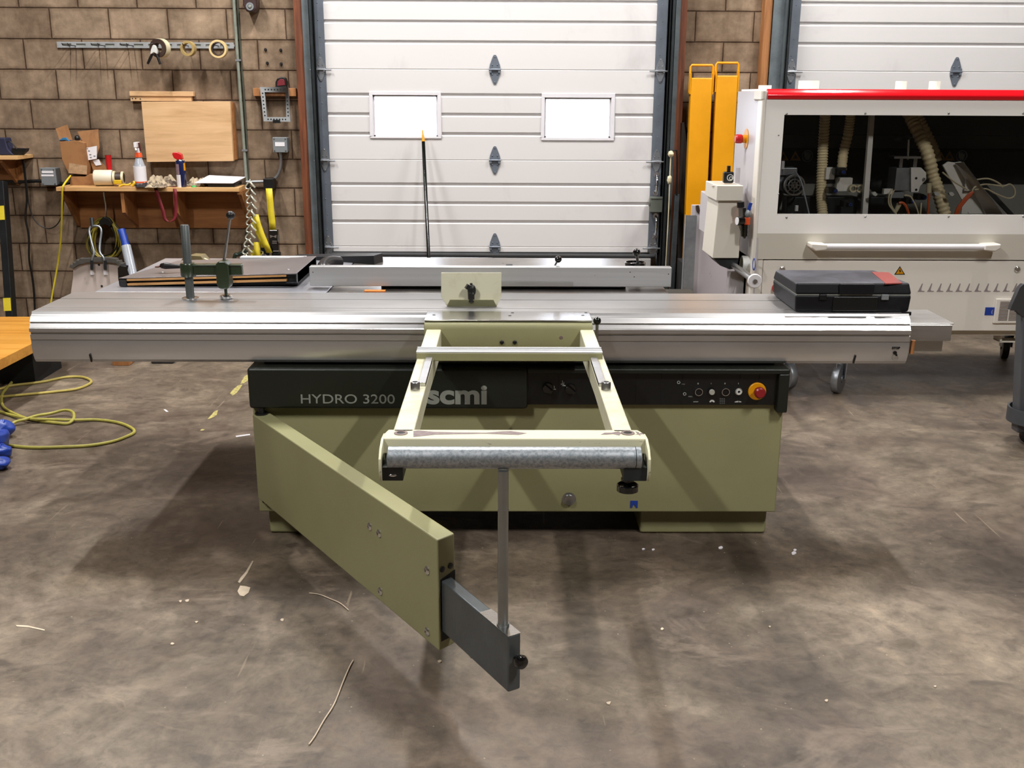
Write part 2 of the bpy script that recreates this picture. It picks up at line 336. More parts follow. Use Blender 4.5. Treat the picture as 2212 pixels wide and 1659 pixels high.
M_ceil=mat('ceiling_deck',lin('4a4845'),.8,0,.1,3)
M_tape_o=mat('orange_cable',lin('d55f30'),.4,0,.08,9)
M_glass=pane_mat('clear_pane',(.92,.95,1)); M_poly=pane_mat('clear_polycarbonate',(.88,.88,.87))
M_plas=mat('translucent_plastic',lin('a6aab2'),.2,0,.08,8,coat=.4)
# ================================================================= setting
YW=7.53; YD=7.44
zs=lambda y,Y=YD: at(1069,y,Y).z
xs=lambda x,y,Y=YD: at(x,y,Y).x
f=MB().box(-7,7,-6,7.73,-.1,0).build('floor',M_floor,keep=True,smooth=0); struct(f)
D1=(xs(697,0),xs(1420,0)); D2L=xs(1726,60)
D1=(-1.236,1.049); D2=(D2L,D2L+2.6)
w=MB(); sill=.50
def wallrun(x0,x1,z0,z1): w.box(x0,x1,YW,YW+.2,z0,z1)
wallrun(-7,D1[0]-.01,0,5.5); wallrun(D1[1]+.01,D2[0]-.01,0,5.5); wallrun(D2[1]+.01,7,0,5.5)
for d in (D1,D2): wallrun(d[0]-.01,d[1]+.01,3.0,5.5)
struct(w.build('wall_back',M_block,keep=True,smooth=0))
struct(MB().box(-7.1,-7,-6,7.73,0,5.5).build('wall_left',M_wall2,keep=True,smooth=0))
struct(MB().box(7,7.1,-6,7.73,0,5.5).build('wall_right',M_wall2,keep=True,smooth=0))
struct(MB().box(-7.1,7.1,-6.1,-6,0,5.5).build('wall_front',M_wall2,keep=True,smooth=0))
struct(MB().box(-7.1,7.1,-6.1,7.73,5.5,5.6).build('ceiling',M_ceil,keep=True,smooth=0))
struct(MB().box(-7,7,8.0,16,-.15,-.05).build('ground_outside',mat('outside_concrete',(.5,.5,.48),.8),keep=True,smooth=0))
# steel plate and curb below the centre door
M_curb=mat('grey_dock_steel',lin('a3a09f'),.45,.1,.14,6)
struct(MB().box(D1[0]-.02,D1[1]+.02,7.40,7.73,0,zs(558,7.40)).build('trim_1',M_curb,bevel=.004,keep=True))
struct(MB().box(D2[0]-.02,D2[1]+.02,7.40,7.73,0,.5).build('trim_2',M_curb,bevel=.004,keep=True))
# ---- sectional doors
JZ=[zs(y) for y in (545,533,346.5,151.5)]; JZ=[JZ[0],JZ[1],JZ[1]+.615,JZ[1]+1.23,JZ[1]+1.845,JZ[1]+2.46]
def ribbed(mb,x0,x1,z0,z1,ribs,Y=YD,t=.045):
    pts=[(Y+.004,z0),(Y,z0+.004)]
    for r in ribs:
        if z0+.02<r<z1-.05: pts+=[(Y,r),(Y+.011,r+.008),(Y+.011,r+.024),(Y,r+.03)]
    pts+=[(Y,z1-.004),(Y+.004,z1),(Y+t,z1),(Y+t,z0)]
    mb.prism(pts,'x',x0,x1)
def hinge_leaf(mb,x,z,s,Y,up,w=.036,h=.095):
    q=[(x-w*s,z),(x-w*s*1.0,z+up*h*.28*s),(x-w*.42*s,z+up*h*.86*s),(x-w*.2*s,z+up*h*s),(x+w*.2*s,z+up*h*s),(x+w*.42*s,z+up*h*.86*s),(x+w*s,z+up*h*.28*s),(x+w*s,z)]
    mb.prism(q,'y',Y-.006*s,Y-.0005)
    for dx,dz in ((0,.86),(-.5,.3),(.5,.3)): mb.sph((x+dx*w*s,Y-.007*s,z+up*h*dz*s),(.005*s,.004*s,.005*s),8,5)
def hinge(name,x,z,Y,par,s=1,wide=False):
    mb=MB(); hinge_leaf(mb,x,z+.004,s,Y,1); hinge_leaf(mb,x,z-.004,s,Y,-1)
    mb.cyl((x-.042*s,Y-.012,z),(x+.042*s,Y-.012,z),.0085*s,n=12)
    mb.box(x-.038*s,x-.024*s,Y-.018,Y,z-.022*s,z+.022*s); mb.box(x+.024*s,x+.038*s,Y-.018,Y,z-.022*s,z+.022*s)
    if wide: mb.cyl((x-.075,Y-.015,z-.006),(x+.075,Y-.015,z-.006),.0055,n=10)
    return mb.build(name,M_stile if not wide else M_galvp,par)
WINS=[((797,199),(954,300),(805,206),(946,296)),((1170,201),(1326,303),(1177,210),(1318,297))]
def make_door(name,d,windows,hx,label_st):
    root=bpy.data.objects.new(name,None); COL.objects.link(root); root.location=((d[0]+d[1])/2,YD,JZ[0]); WL[root.name]=Vector(root.location); root['kind']='structure'
    ribs_y=[(478,436,397),(290,245,202),(101,55,-12)]
    for k in range(5):
        z0,z1=JZ[k],JZ[k+1]; h=z1-z0; ribs=[] if k==0 else [z0+h*f_-.012 for f_ in (.285,.50,.715)]
        mb=MB()
        if k==2 and windows:
            xcur=d[0]
            for (a,b,c,e) in WINS:
                wx0,wx1=at(*a,YD).x,at(b[0],b[1],YD).x; wz1,wz0=zs(a[1]+1),zs(b[1]-1)
                ribbed(mb,xcur,wx0+.01,z0,z1,ribs); ribbed(mb,wx0+.01,wx1-.01,z0,wz0+.01,ribs); ribbed(mb,wx0+.01,wx1-.01,wz1-.01,z1,ribs); xcur=wx1-.01
            ribbed(mb,xcur,d[1],z0,z1,ribs)
        else: ribbed(mb,d[0],d[1],z0,z1,ribs)
        mb.build('door_section',M_doorw,root,smooth=0)
        if hx is not None and k<4: hinge('hinge',hx,JZ[k+1],YD,root,.98)
    for sx in (0,1):
        x0,x1=(d[0]-.068,d[0]+.002) if sx==0 else (d[1]-.002,d[1]+.072)
        mb=MB().box(x0,x1,YD-.004,YD+.045,JZ[0],JZ[5])
        for k in range(60):
            z=JZ[0]+.05+k*.11
            if z<JZ[5]-.05: mb.sph(((x0+x1)/2+random.uniform(-.008,.008),YD-.005,z),(.004,.002,.004),8,4)
        mb.build('door_stile',M_stile,root,smooth=40)
        for k in range(0,4): hinge('edge_hinge',(x0+x1)/2,JZ[k+1],YD-.005,root,.8,True)
    return root
d1=make_door('door_1',D1,True,xs(1069,300),'')
d2=make_door('door_2',D2,False,D2[0]+1.115,'')
for i,(a,b,c,e) in enumerate(WINS):
    wn=bpy.data.objects.new('window_%d'%(i+1),None); COL.objects.link(wn); p=at((a[0]+b[0])/2,b[1],YD); wn.location=p; WL[wn.name]=p.copy(); wn['kind']='structure'
    X0,X1=at(*a,YD).x,at(*b,YD).x; Z1,Z0=zs(a[1]),zs(b[1]); x0,x1=at(*c,YD).x,at(*e,YD).x; z1,z0=zs(c[1]),zs(e[1])
    mb=MB()
    for bx in ((X0,X1,z1,Z1),(X0,X1,Z0,z0),(X0,x0,z0,z1),(x1,X1,z0,z1)): mb.box(bx[0],bx[1],YD-.008,YD+.05,bx[2],bx[3])
    mb.build('window_frame',M_frame,wn,bevel=.003)
    mb=MB()
    for bx in ((x0,x1,z1-.012,z1),(x0,x1,z0,z0+.01),(x0,x0+.01,z0,z1),(x1-.01,x1,z0,z1)): mb.box(bx[0],bx[1],YD+.012,YD+.03,bx[2],bx[3])
    mb.build('window_bead',M_frame,wn)
    MB().box(x0,x1,YD+.026,YD+.03,z0,z1).build('window_pane',M_glass,wn,smooth=0)
# bottom rubber seal of the centre door, handles and lock on its right stile
b=MB().cyl((D1[0]-.03,YD-.01,zs(550)),(D1[1]+.05,YD-.01,zs(552)),.017,n=14); b.box(D1[0]-.03,D1[1]+.05,YD-.005,YD+.045,JZ[0]-.012,JZ[0]+.002)
b.build('bottom_seal',M_rubber,d1)
for (px,y0,y1) in ((1418,372,420),(1416.5,461,513)):
    x=at(px,y0,YD).x; z1,z0=zs(y0),zs(y1); mb=MB(); zc=(z0+z1)/2; Yh=YD-.008
    mb.tube(spline([(x,Yh,z1-.015),(x+.002,Yh-.03,z1-.035),(x+.003,Yh-.038,zc),(x,Yh-.03,z0+.035),(x-.002,Yh,z0+.015)],6),.0075,8)
    mb.lathe([(.019,0),(.019,.004)],(x,Yh+.004,z1-.012),(0,-1,0),14); mb.lathe([(.019,0),(.019,.004)],(x-.002,Yh+.004,z0+.012),(0,-1,0),14)
    mb.build('pull_handle',M_chrome,d1)
a=at(1404,425,YD); b=at(1428,457,YD)
mb=MB().box(a.x,b.x,YD-.05,YD-.004,b.z,a.z); mb.box(a.x-.004,b.x+.002,YD-.054,YD-.004,a.z-.012,a.z+.003); mb.box(a.x-.012,a.x,YD-.04,YD-.02,(a.z+b.z)/2-.012,(a.z+b.z)/2+.014)
mb.build('latch_box',mat('greenish_lock_box',lin('6a6f66'),.45,.2,.15,9),d1,bevel=.003)
# ---- jambs and tracks
def jamb(n,x0,x1,m,zt=3.3): struct(MB().box(x0,x1,7.44,YW,0,zt).build('trim_%d'%n,m,keep=True,bevel=.003))
jamb(3,D1[0]-.203,D1[0]-.142,M_redwood); jamb(4,D1[1]+.155,D1[1]+.205,M_redwood); jamb(5,D2[0]-.245,D2[0]-.19,M_pinel)
def track(x,sgn,wa=.06,zt=3.3,big=False):   # x = outer edge on the jamb side, sgn = +1 towards the door on its right
    mb=MB(); p=lambda a,b_,y0,y1:mb.box(min(x+sgn*a,x+sgn*b_),max(x+sgn*a,x+sgn*b_),y0,y1,0,zt)
    p(0,wa,7.415,7.425); p(wa-.006,wa,7.36,7.425); 
    mb2=MB(); q=lambda a,b_,y0,y1:mb2.box(min(x+sgn*a,x+sgn*b_),max(x+sgn*a,x+sgn*b_),y0,y1,0,zt)
    q(wa,wa+.004,7.33,7.40); q(wa,wa+.028,7.395,7.40); q(wa,wa+.02,7.33,7.335); q(wa+.024,wa+.028,7.38,7.40)
    for k in range(46): mb.lathe([(.0075,0),(.0075,.002)],(x+sgn*(wa-.012),7.4145,.2+k*.066),(0,-1,0),8)
    t=bpy.data.objects.new('door_track',None); COL.objects.link(t); t.location=(x,7.41,0); WL[t.name]=Vector((x,7.41,0)); t['kind']='structure'
    mb.build('track_angle',M_track,t); mb2.build('track_channel',M_darkst,t)
track(D1[0]-.142,1); track(D1[1]+.155,-1,.045); track(D2[0]-.19,1,.085)
for x0,x1 in ((D1[0]-.09,D1[0]-.066),(D1[1]+.07,D1[1]+.11),(D2[0]-.10,D2[0]-.066)):
    struct(MB().box(x0,x1,YD+.02,YW,0,3.3).build('trim_%d'%(6+int(x0*2)+3),M_dark,keep=True,smooth=0))
# ---- high-bay lamps
LAMPS=[(-2.7,.3),(2.7,.3),(-2.7,5.5),(-.4,5.6),(2.7,5.5)]
M_lamps=[mat('lamp_diffuser',(1,1,1),.5,0,0,1,emit=((1,.985,.965),LAMP_E*1.05)),mat('dimmed_lamp_diffuser',(1,1,1),.5,0,0,1,emit=((1,.985,.965),LAMP_E*.8))]  # rear diffusers set dimmer to hold down light on door and back wall
for i,(lx,ly) in enumerate(LAMPS):
    t=thing('high_bay_lamp','white linear high bay lamp hanging from the ceiling','ceiling lamp',(lx,ly,4.9),'high bay lamps under the ceiling')
    MB().box(lx-.09,lx+.09,ly-.64,ly+.64,4.92,4.99).build('lamp_housing',M_band,t,bevel=.01)
    MB().box(lx-.05,lx+.05,ly-.60,ly+.60,4.905,4.9195).build('diffuser',M_lamps[ly>2],t,smooth=0)
    for sy in (-.5,.5): MB().cyl((lx,ly+sy,4.99),(lx,ly+sy,5.5),.004,n=6).build('hanging_cable',M_steel,t)
wd=bpy.data.worlds.new('world'); SC.world=wd; wd.use_nodes=True; bg=wd.node_tree.nodes['Background']; bg.inputs[0].default_value=(.93,.96,1,1); bg.inputs[1].default_value=11
# ================================================================= the sliding table saw
TZ=.88; TX0,TX1=-1.703,1.474
saw=thing('panel_saw','large sage green sliding panel saw with long aluminium table and front outrigger','panel saw',(0.05,4.0,0))
def B(mb,name,m,par=saw,**k): return mb.build(name,m,par,**k)
# cabinet body
cab=B(MB().box(-.925,1.038,3.622,4.75,.112,.60),'cabinet',M_green,bevel=.006)
mb=MB().box(-.70,.66,3.955,4.75,.60,.835).box(-.88,1.0,3.66,4.0,.60,.694); B(mb,'upper_body',M_dgreen)
p0=onz(578,1151); p1=onz(700,1151)
B(MB().box(-.905,-.62,3.675,4.70,0,.112),'foot',M_green,bevel=.012)
B(MB().box(.531,1.022,3.675,4.70,0,.112),'foot',M_green,bevel=.012)
# small details on the cabinet
c=at(1229,1078,3.62); mb=MB(); mb.lathe([(.026,0),(.026,.004),(.019,.006),(.019,.016),(.008,.018)],(c.x,3.624,c.z),(0,-1,0),18); B(mb,'pipe_plug',M_steel)
a=at(1362,1082,3.62); b=at(1377,1097,3.62); q=[(a.x,a.z),(b.x,a.z),(b.x,b.z),(b.x-.006,b.z),((a.x+b.x)/2,(a.z+b.z)/2+.002),(a.x+.006,b.z),(a.x,b.z)]
B(MB().prism(q,'y',3.6195,3.6225),'blue_marker',M_blue)
c=at(570,1083,3.62); B(MB().lathe([(.006,0),(.006,.004)],(c.x,3.622,c.z),(0,-1,0),10),'screw_hole',M_black)
B(MB().box(1.036,1.046,3.70,3.9,.22,.36),'side_hatch',M_black)
# fascia with black control panel
fz0,fz1=.532,.686; FY=3.585
px0=at(1140,845,FY).x; px1=at(1681,845,FY).x; pz1=at(1400,809,FY).z; pz0=at(1400,878,FY).z
mb=MB().box(-.928,px0,FY,3.70,fz0,fz1); fas=B(mb,'fascia',M_dgreen,bevel=.012,seg=3)
mb=MB().box(px0-.002,1.042,FY,3.70,pz1,fz1).box(px1,1.042,FY,3.70,fz0-.012,pz1+.002); B(mb,'fascia_surround',M_dgreen,bevel=.006)
cp=B(MB().box(px0,px1,FY+.022,3.70,pz0,pz1),'control_panel',M_black)
for x in (1207,1290,1376,1430,1476,1600,1642):
    X=at(x,845,FY).x; B(MB().box(X-.0008,X+.0008,FY+.0205,FY+.023,pz0+.004,pz1-.004),'panel_seam',M_dark,cp,smooth=0)
YP=FY+.021
def knob(px,py,name,m,prof,n=20): c=at(px,py,YP); return MB().lathe(prof,(c.x,YP+.001,c.z),(0,-1,0),n).build(name,m,cp)
knob(1509,846,'push_button',M_black,[(.0135,0),(.0135,.006),(.011,.006),(.011,.004)])
c=at(1509,846,YP); B(MB().ring((c.x,YP-.004,c.z),(0,1,0),.0145,.0122,.008),'button_ring',M_chrome,cp)
knob(1537,846,'white_button',mat('grey_white_button',lin('a8a59a'),.35,0,.1,30),[(.0105,0),(.0105,.012),(.009,.014)])
c=at(1537,846,YP); B(MB().ring((c.x,YP-.003,c.z),(0,1,0),.0135,.0112,.006),'button_ring',M_black,cp)
knob(1567,846,'push_button',M_black,[(.0115,0),(.0115,.006),(.010,.006),(.010,.004)])
c=at(1567,846,YP); B(MB().ring((c.x,YP-.004,c.z),(0,1,0),.0145,.0125,.008),'button_ring',M_chrome,cp)
c=at(1595,845,YP); B(MB().ring((c.x,YP-.006,c.z),(0,1,0),.0105,.0052,.012),'white_button',M_letw,cp); B(MB().ring((c.x,YP-.003,c.z),(0,1,0),.0135,.0115,.006),'button_ring',M_chrome,cp)
c=at(1635,845,YP); B(MB().lathe([(.033,0),(.033,.006),(.031,.008)],(c.x,YP+.001,c.z),(0,-1,0),32),'emergency_stop_plate',M_yelp,cp)
c=at(1641,848,YP-.03); B(MB().lathe([(.014,0),(.014,.018),(.0205,.022),(.0205,.034),(.015,.039)],(c.x,YP-.005,c.z),(0,-1,0),28),'emergency_stop_button',mat('dark_red_button',lin('8c1a20'),.35,0,.1,10),cp)
for (px,py) in ((1183,838),(1232,840)):   # two black turning switches
    c=at(px,py,YP); mb=MB().lathe([(.021,0),(.021,.006),(.019,.008)],(c.x,YP+.001,c.z),(0,-1,0),24); mb.bar((c.x-.014,YP-.014,c.z+.012),(c.x+.014,YP-.014,c.z-.012),.012,.02,(0,1,0)); B(mb,'rotary_switch',M_blackg,cp)
TY=YP+.0006
def mark(s,px,py,h,m=M_letw,par=cp,al='CENTER',Y=TY,bold=0):
    c=at(px,py,Y); return text('printed_mark',s,(c.x,Y,c.z),h,m,par,align=al,bold=bold)
for s,px in (('0',1508),('1',1536),('0',1566),('1',1595)): mark(s,px,830,.0055)
mark('0-START',1503,869,.0035); mark('/MIN',1491,858,.005,M_let); mark('/MIN',1476,831,.004,M_let)
for px,py in ((1479,851),(1466,826)): c=at(px,py,TY); B(MB().ring((c.x,TY,c.z),(0,1,0),.0056,.0043,.001,16),'printed_ring',M_letw,cp)
def gear(px,py,r,half=True,inner=.35):
    c=at(px,py,TY); pts=[]; n=9
    for k in range(n*2+1): an=math.pi*k/(n*2); rr=r if k%2 else r*.78; pts.append((c.x+rr*math.cos(an),c.z+rr*math.sin(an)))
    for k in range(7): an=math.pi*(1-k/6); pts.append((c.x+r*inner*math.cos(an),c.z+r*inner*math.sin(an)))
    return B(MB().prism(pts,'y',TY-.0005,TY+.0005),'printed_saw_symbol',M_letw,cp,smooth=0)
gear(1538,869,.0105); 
c=at(1594,869,TY); pts=[(c.x-.013,c.z)]
for k in range(9): x=-.011+k*.0026; pts+=[(c.x+x,c.z+.002),(c.x+x+.0013,c.z+.0035+.0035*math.sin(math.pi*k/8))]
pts.append((c.x+.013,c.z)); B(MB().prism(pts,'y',TY-.0005,TY+.0005),'printed_blade_symbol',M_letw,cp,smooth=0)
mb=MB()
for r_ in range(4):
    for q_ in range(3): c=at(1556+q_*4.2,861+r_*3.4,TY); mb.box(c.x-.0025,c.x+.0025,TY-.0005,TY+.0005,c.z-.0016,c.z+.0012)
B(mb,'printed_grid_symbol',mat('grey_print',lin('5e5e5c'),.5),cp,smooth=0)
for px,py in ((1197,840),(1218,832),(1215,829)):
    c=at(px,py,TY); B(MB().box(c.x-.0008,c.x+.0008,TY-.0005,TY+.0005,c.z,c.z+.012).box(c.x-.006,c.x+.006,TY-.0005,TY+.0005,c.z-.003,c.z-.0002),'printed_mark',M_letw,cp,smooth=0)
# lettering on the fascia
c=at(648,871,FY); o=text('model_lettering','HYDRO 3200',(c.x,FY-.0012,c.z),.0345,M_let,fas,bold=.0001)
w_=max(v.co.x for v in o.data.vertices); tgt=at(853,871,FY).x-c.x; o.data.transform(Matrix.Scale(tgt/w_,4,(1,0,0)))
c=at(922,871,FY); o=text('maker_lettering','scmi',(c.x,FY-.0012,c.z),.070,M_let,fas,bold=.0035)
w_=max(v.co.x for v in o.data.vertices); tgt=at(1052,871,FY).x-c.x; o.data.transform(Matrix.Scale(tgt/w_,4,(1,0,0)))
# ---- sliding table beam
prof=[(3.646,TZ),(3.642,.871),(3.634,.8665),(3.632,.865),(3.621,.8475),(3.625,.846),(3.625,.843),(3.6195,.8415),(3.613,.829),(3.611,.8275),(3.608,.826),(3.608,.8125),(3.618,.811),(3.618,.805),(3.611,.803),(3.611,.784),(3.614,.7825),(3.6125,.765),(3.6135,.745),(3.617,.725),(3.6235,.708),(3.631,.698),(3.64,.695),
 (3.93,.695),(3.95,.71),(3.95,.862),(4.028,.862),(4.028,TZ),(3.892,TZ),(3.891,TZ-.004),(3.884,TZ-.004),(3.883,TZ),(3.722,TZ),(3.721,TZ-.003),(3.716,TZ-.003),(3.715,TZ),(3.686,TZ),(3.6855,TZ-.0016),(3.683,TZ-.0016),(3.6825,TZ)]
m,N,L,b=nodes('sliding_table_aluminium'); vv=N.new('ShaderNodeTexCoord').outputs['Object']
st=noise(N,L,mapping(N,L,vv,sc=(.4,60,60)),2,4,.55); pt=noise(N,L,mapping(N,L,vv,sc=(1,2.2,2.2)),1.3,4,.55,.3)
L.new(mix(N,L,ramp(N,L,pt,[(.42,(0,0,0)),(.68,(1,1,1))]),(.66,.655,.66),(.53,.51,.50)),b.inputs['Base Color']); b.inputs['Metallic'].default_value=.85
L.new(ramp(N,L,st,[(.3,(.29,.29,.29)),(.7,(.34,.34,.34))]),b.inputs['Roughness']); M_slide=m
tab=MB().prism(prof,'x',TX0,TX1).build('sliding_table',M_slide,saw,smooth=14)
mb=MB().prism([(3.640,.70),(3.93,.70),(3.95,.72),(3.95,.86),(3.66,.86),(3.64,.80)],'x',TX1,TX1+.004); B(mb,'end_plate',M_black,tab)
mb=MB().prism([(3.640,.70),(3.93,.70),(3.95,.72),(3.95,.86),(3.66,.86),(3.64,.80)],'x',TX0-.003,TX0); B(mb,'end_plate',M_darkst,tab)
for (xa,ya,xb,yb) in ((194,765,198.5,781),(1848,768,1843,784)):
    A=at(xa,ya,3.613);Bq=at(xb,yb,3.626); B(MB().bar((A.x,3.6125,A.z),(Bq.x,3.6235,Bq.z),.006,.003,(0,1,0)),'black_mark',M_black,tab)
c=at(1935,754,3.6125); text('stop_lettering','STOP',(c.x,3.6108,c.z),.0085,M_black,tab,align='CENTER',bold=.0004)
c=at(1933,762,3.613); B(MB().lathe([(.007,0),(.007,.005)],(c.x,3.615,c.z),(0,-1,0),10).bar((c.x,3.612,c.z),(c.x+.008,3.612,c.z-.011),.007,.003,(0,1,0)),'latch_slot',M_black,tab)
c=at(1933,773,3.617); B(MB().ring((c.x,3.613,c.z),(0,1,.12),.011,.0095,.001,20),'printed_arc',M_let,tab)
B(MB().box(TX1-.02,TX1+.012,3.655,3.6665,TZ-.008,TZ+.004),'table_stop',M_black,tab)
# rail end sticking out on the right, wooden peg in it
a=at(1975,747,3.70)
mb=MB().box(1.40,1.645,3.66,3.90,.775,.835); mb.box(1.40,1.66,3.68,3.93,.833,.838); rl=B(mb,'guide_rail',M_alud,bevel=.004)
B(MB().box(1.40,1.635,3.70,3.88,.725,.775),'lower_rail',M_alud,bevel=.003)
B(MB().box(1.646,1.649,3.69,3.70,.79,.815),'rail_slot',M_black)
B(MB().cyl((1.492,3.63,.735),(1.494,3.63,.785),.0085,n=14),'wooden_peg',M_pinel)
# ---- cast table and rear table behind the slide
B(MB().box(-.70,.66,4.034,4.95,.835,TZ-.001),'cast_table',M_cast,bevel=.003)
B(MB().box(.66,.80,4.06,4.3,.70,.85),'table_bracket',mat('dark_olive_casting',lin('1d1e17'),.5,0,.1,8),bevel=.01)
B(MB().add([(-1.626,4.034,.86),(-.705,4.034,.86),(-.705,4.9,.86),(-1.62,4.9,.86),(-1.626,4.034,TZ),(-.705,4.034,TZ),(-.705,4.9,TZ),(-1.62,4.9,TZ)],[(0,3,2,1),(4,5,6,7),(0,1,5,4),(1,2,6,5),(2,3,7,6),(3,0,4,7)]),'extension_table',mat('light_grey_table',lin('a6a6ac'),.3,.5,.08,3),bevel=.003)
B(MB().box(-1.5,-.70,4.3,4.36,.80,.86),'extension_beam',M_darkst)
B(MB().box(.10,.30,4.0335,4.036,.865,.8795).box(-.62,-.60,4.0335,4.036,.865,.8795),'table_edge_wear',mat('rust',lin('6b3a22'),.7,0,.2,30))
A=at(788,628,4.07);Bq=at(833,628,4.07); B(MB().box(A.x,Bq.x,4.05,4.075,TZ-.002,TZ+.004),'orange_insert',mat('orange_strip',lin('f08a3a'),.5,0,.05,9),bevel=.001)
# rip fence
FX0,FX1=-.782,.678; fzz0,fzz1=.893,.972
fe=B(MB().box(FX0,FX1,4.10,4.145,fzz0,fzz1),'rip_fence',mat('fence_aluminium',(.66,.66,.665),.34,.85,.06,3,stretch=(.3,20,20)),bevel=.002)
B(MB().box(-.10,.28,4.092,4.10,fzz0+.002,fzz0+.022),'fence_groove',M_alud,fe,bevel=.001)
B(MB().box(-.5,.5,4.146,4.19,.879,.95),'fence_carrier',M_darkst,fe)
for px,py in ((676,588),(1361,588),(1444,592),(1070+300,598)):
    c=at(px,py,4.10); B(MB().lathe([(.0022,0),(.0022,.001)],(c.x,4.1003,c.z),(0,-1,0),8),'fence_screw',M_black,fe)
for px,py in ((911,596),(1285,595)):
    c=at(px,py,4.10); B(MB().lathe([(.003,0),(.002,.002)],(c.x,4.1003,c.z),(0,-1,0),8),'fence_screw',M_chrome,fe)
c=at(1100,572,4.2); B(MB().box(c.x-.014,c.x+.014,4.17,4.2,.93,c.z+.004),'square_nut',M_darkst,fe,bevel=.002)
# levers behind the fence
A=at(1197,577,4.2);Bq=at(1206,560,4.18); B(MB().tube([(A.x,4.2,.88),(A.x,4.2,A.z),Bq],.004,8),'fence_lever',M_chrome,fe)
B(MB().sph(Bq,(.0145,.0145,.0145)),'lever_ball',M_blackg,fe)
c=at(1372,571,4.4); B(MB().lathe([(.045,0),(.045,.014),(.04,.017),(.04,.012),(.0,.012)],(c.x,4.4,c.z-.006),(0,0,1),28),'handwheel_base',M_blackg); B(MB().lathe([(.03,0),(.025,c.z-.885)],(c.x,4.4,.879),(0,0,1),20),'handwheel_column',M_darkst)
Bq=at(1375,545,4.38); B(MB().tube([(c.x+.012,4.4,c.z),Bq],.006,8),'wheel_lever',M_steel); B(MB().sph(Bq,.0165),'lever_ball',M_blackg)
# dark guard arm at the left rear of the saw and its black post
a0=at(641,562,4.9); a1=at(816,560,4.75); 
mb=MB().bar((a0.x-.02,4.95,a0.z-.01),(a1.x,4.78,a1.z-.006),.09,.05); B(mb,'guard_arm',mat('dark_arm_paint',lin('1b1d20'),.35,0,.15,6),bevel=.004)
B(MB().box(a0.x+.0,a0.x+.09,4.9,4.99,.86,a0.z-.02),'guard_arm_post',M_dark,bevel=.005)
g=spline([at(700,616,4.44),at(700,590,4.46),at(700,576,4.5),at(712,567,4.55),at(735,568,4.6)],6)
B(MB().tube(g,[.02]+[.03]*(len(g)-2)+[.012],12),'black_dust_duct',mat('black_duct',lin('202022'),.3,0,.2,8))
# ---- outrigger (front crosscut frame)
OZ=.855
A=at(918,690,3.56);Bq=at(1281,690,3.56)
ox0,ox1=onz(918,684,.884).x,onz(1281,690,.884).x
og=B(MB().box(ox0+.002,ox1-.004,3.495,3.648,.8805,.885),'outrigger_top_plate',M_alut,bevel=.001)
for dx,dy in ((.03,.03),(.30,.02),(.31,.07),(.56,.03),(.575,.075)): B(MB().lathe([(.006,0),(.006,.0006)],(ox0+dx,3.55+dy,.8848),(0,0,1),10),'plate_screw',M_dark,og)
cz0=at(1100,752,3.52).z; q=[(3.646,.88),(3.54,.88),(3.527,.876),(3.520,.866),(3.518,.85),(3.520,.83),(3.545,.79),(3.58,.75),(3.606,.742),(3.606,.88)]
xa,xb=at(916,720,3.48).x,at(1280,720,3.48).x
cast=B(MB().prism([(3.605,.8795),(3.51,.8795),(3.492,.876),(3.482,.868),(3.478,.855),(3.480,.80),(3.488,.772),(3.605,.765)],'x',xa,xb),'outrigger_casting',M_green,bevel=.003,seg=2)
for px,py in ((1084,739),(1112,739)): c=at(px,py,3.48); B(MB().lathe([(.0075,0),(.0075,.006),(.005,.008)],(c.x,3.482,c.z),(0,-1,0),12),'casting_bolt',M_black,cast)
c=at(1212,729,3.48); B(MB().lathe([(.009,0),(.006,.003)],(c.x,3.481,c.z),(0,-1,0),9),'paint_chip',M_chip,cast)
# arms (front Y 2.42, rear Y 3.52)
aL=(onz(849.6,927,OZ),onz(895.5,927,OZ)); aR=(onz(1322.7,928.5,OZ),onz(1365,928.5,OZ))
def arm(x0,x1,sg):
    mb=MB(); th=.058
    mb.prism([(2.36,OZ),(3.485,OZ),(3.485,OZ-.085),(3.35,OZ-.078),(2.86,OZ-th),(2.36,OZ-th)],'x',x0,x1)
    return B(mb,'outrigger_arm',M_greenL,bevel=.004)
arL=arm(aL[0].x,aL[1].x,1); arR=arm(aR[0].x,aR[1].x,-1)
# machined strips along the inner edges with clamping screws
B(MB().box(aL[1].x-.022,aL[1].x-.001,2.76,3.06,OZ-.001,OZ+.010),'machined_strip',M_alut,arL,bevel=.001)
B(MB().box(aR[0].x+.001,aR[0].x+.022,2.76,3.06,OZ-.001,OZ+.010),'machined_strip',M_alut,arR,bevel=.001)
for par,px in ((arL,897),(arR,1309)):
    c=onz(px,842,OZ); B(MB().lathe([(.013,0),(.013,.021),(.0115,.023),(.007,.023),(.007,.018),(.0,.018)],(c.x,c.y,OZ),(0,0,1),20),'socket_cap_screw',M_steel,par)
# cross bar
cbx0,cbx1=onz(896,766,.88).x,onz(1306,769,.88).x
cb=B(MB().box(cbx0,cbx1,3.07,3.125,OZ-.008,OZ+.017),'cross_bar',M_green,bevel=.002)
B(MB().box(cbx0,cbx1,3.073,3.122,OZ+.0165,OZ+.021).box(cbx0,cbx1,3.115,3.122,OZ+.0205,OZ+.025).box(cbx0,cbx1,3.096,3.10,OZ+.0205,OZ+.023),'cross_rail',mat('bright_rail',(.72,.72,.73),.35,.55,.05,5),cb,smooth=0)
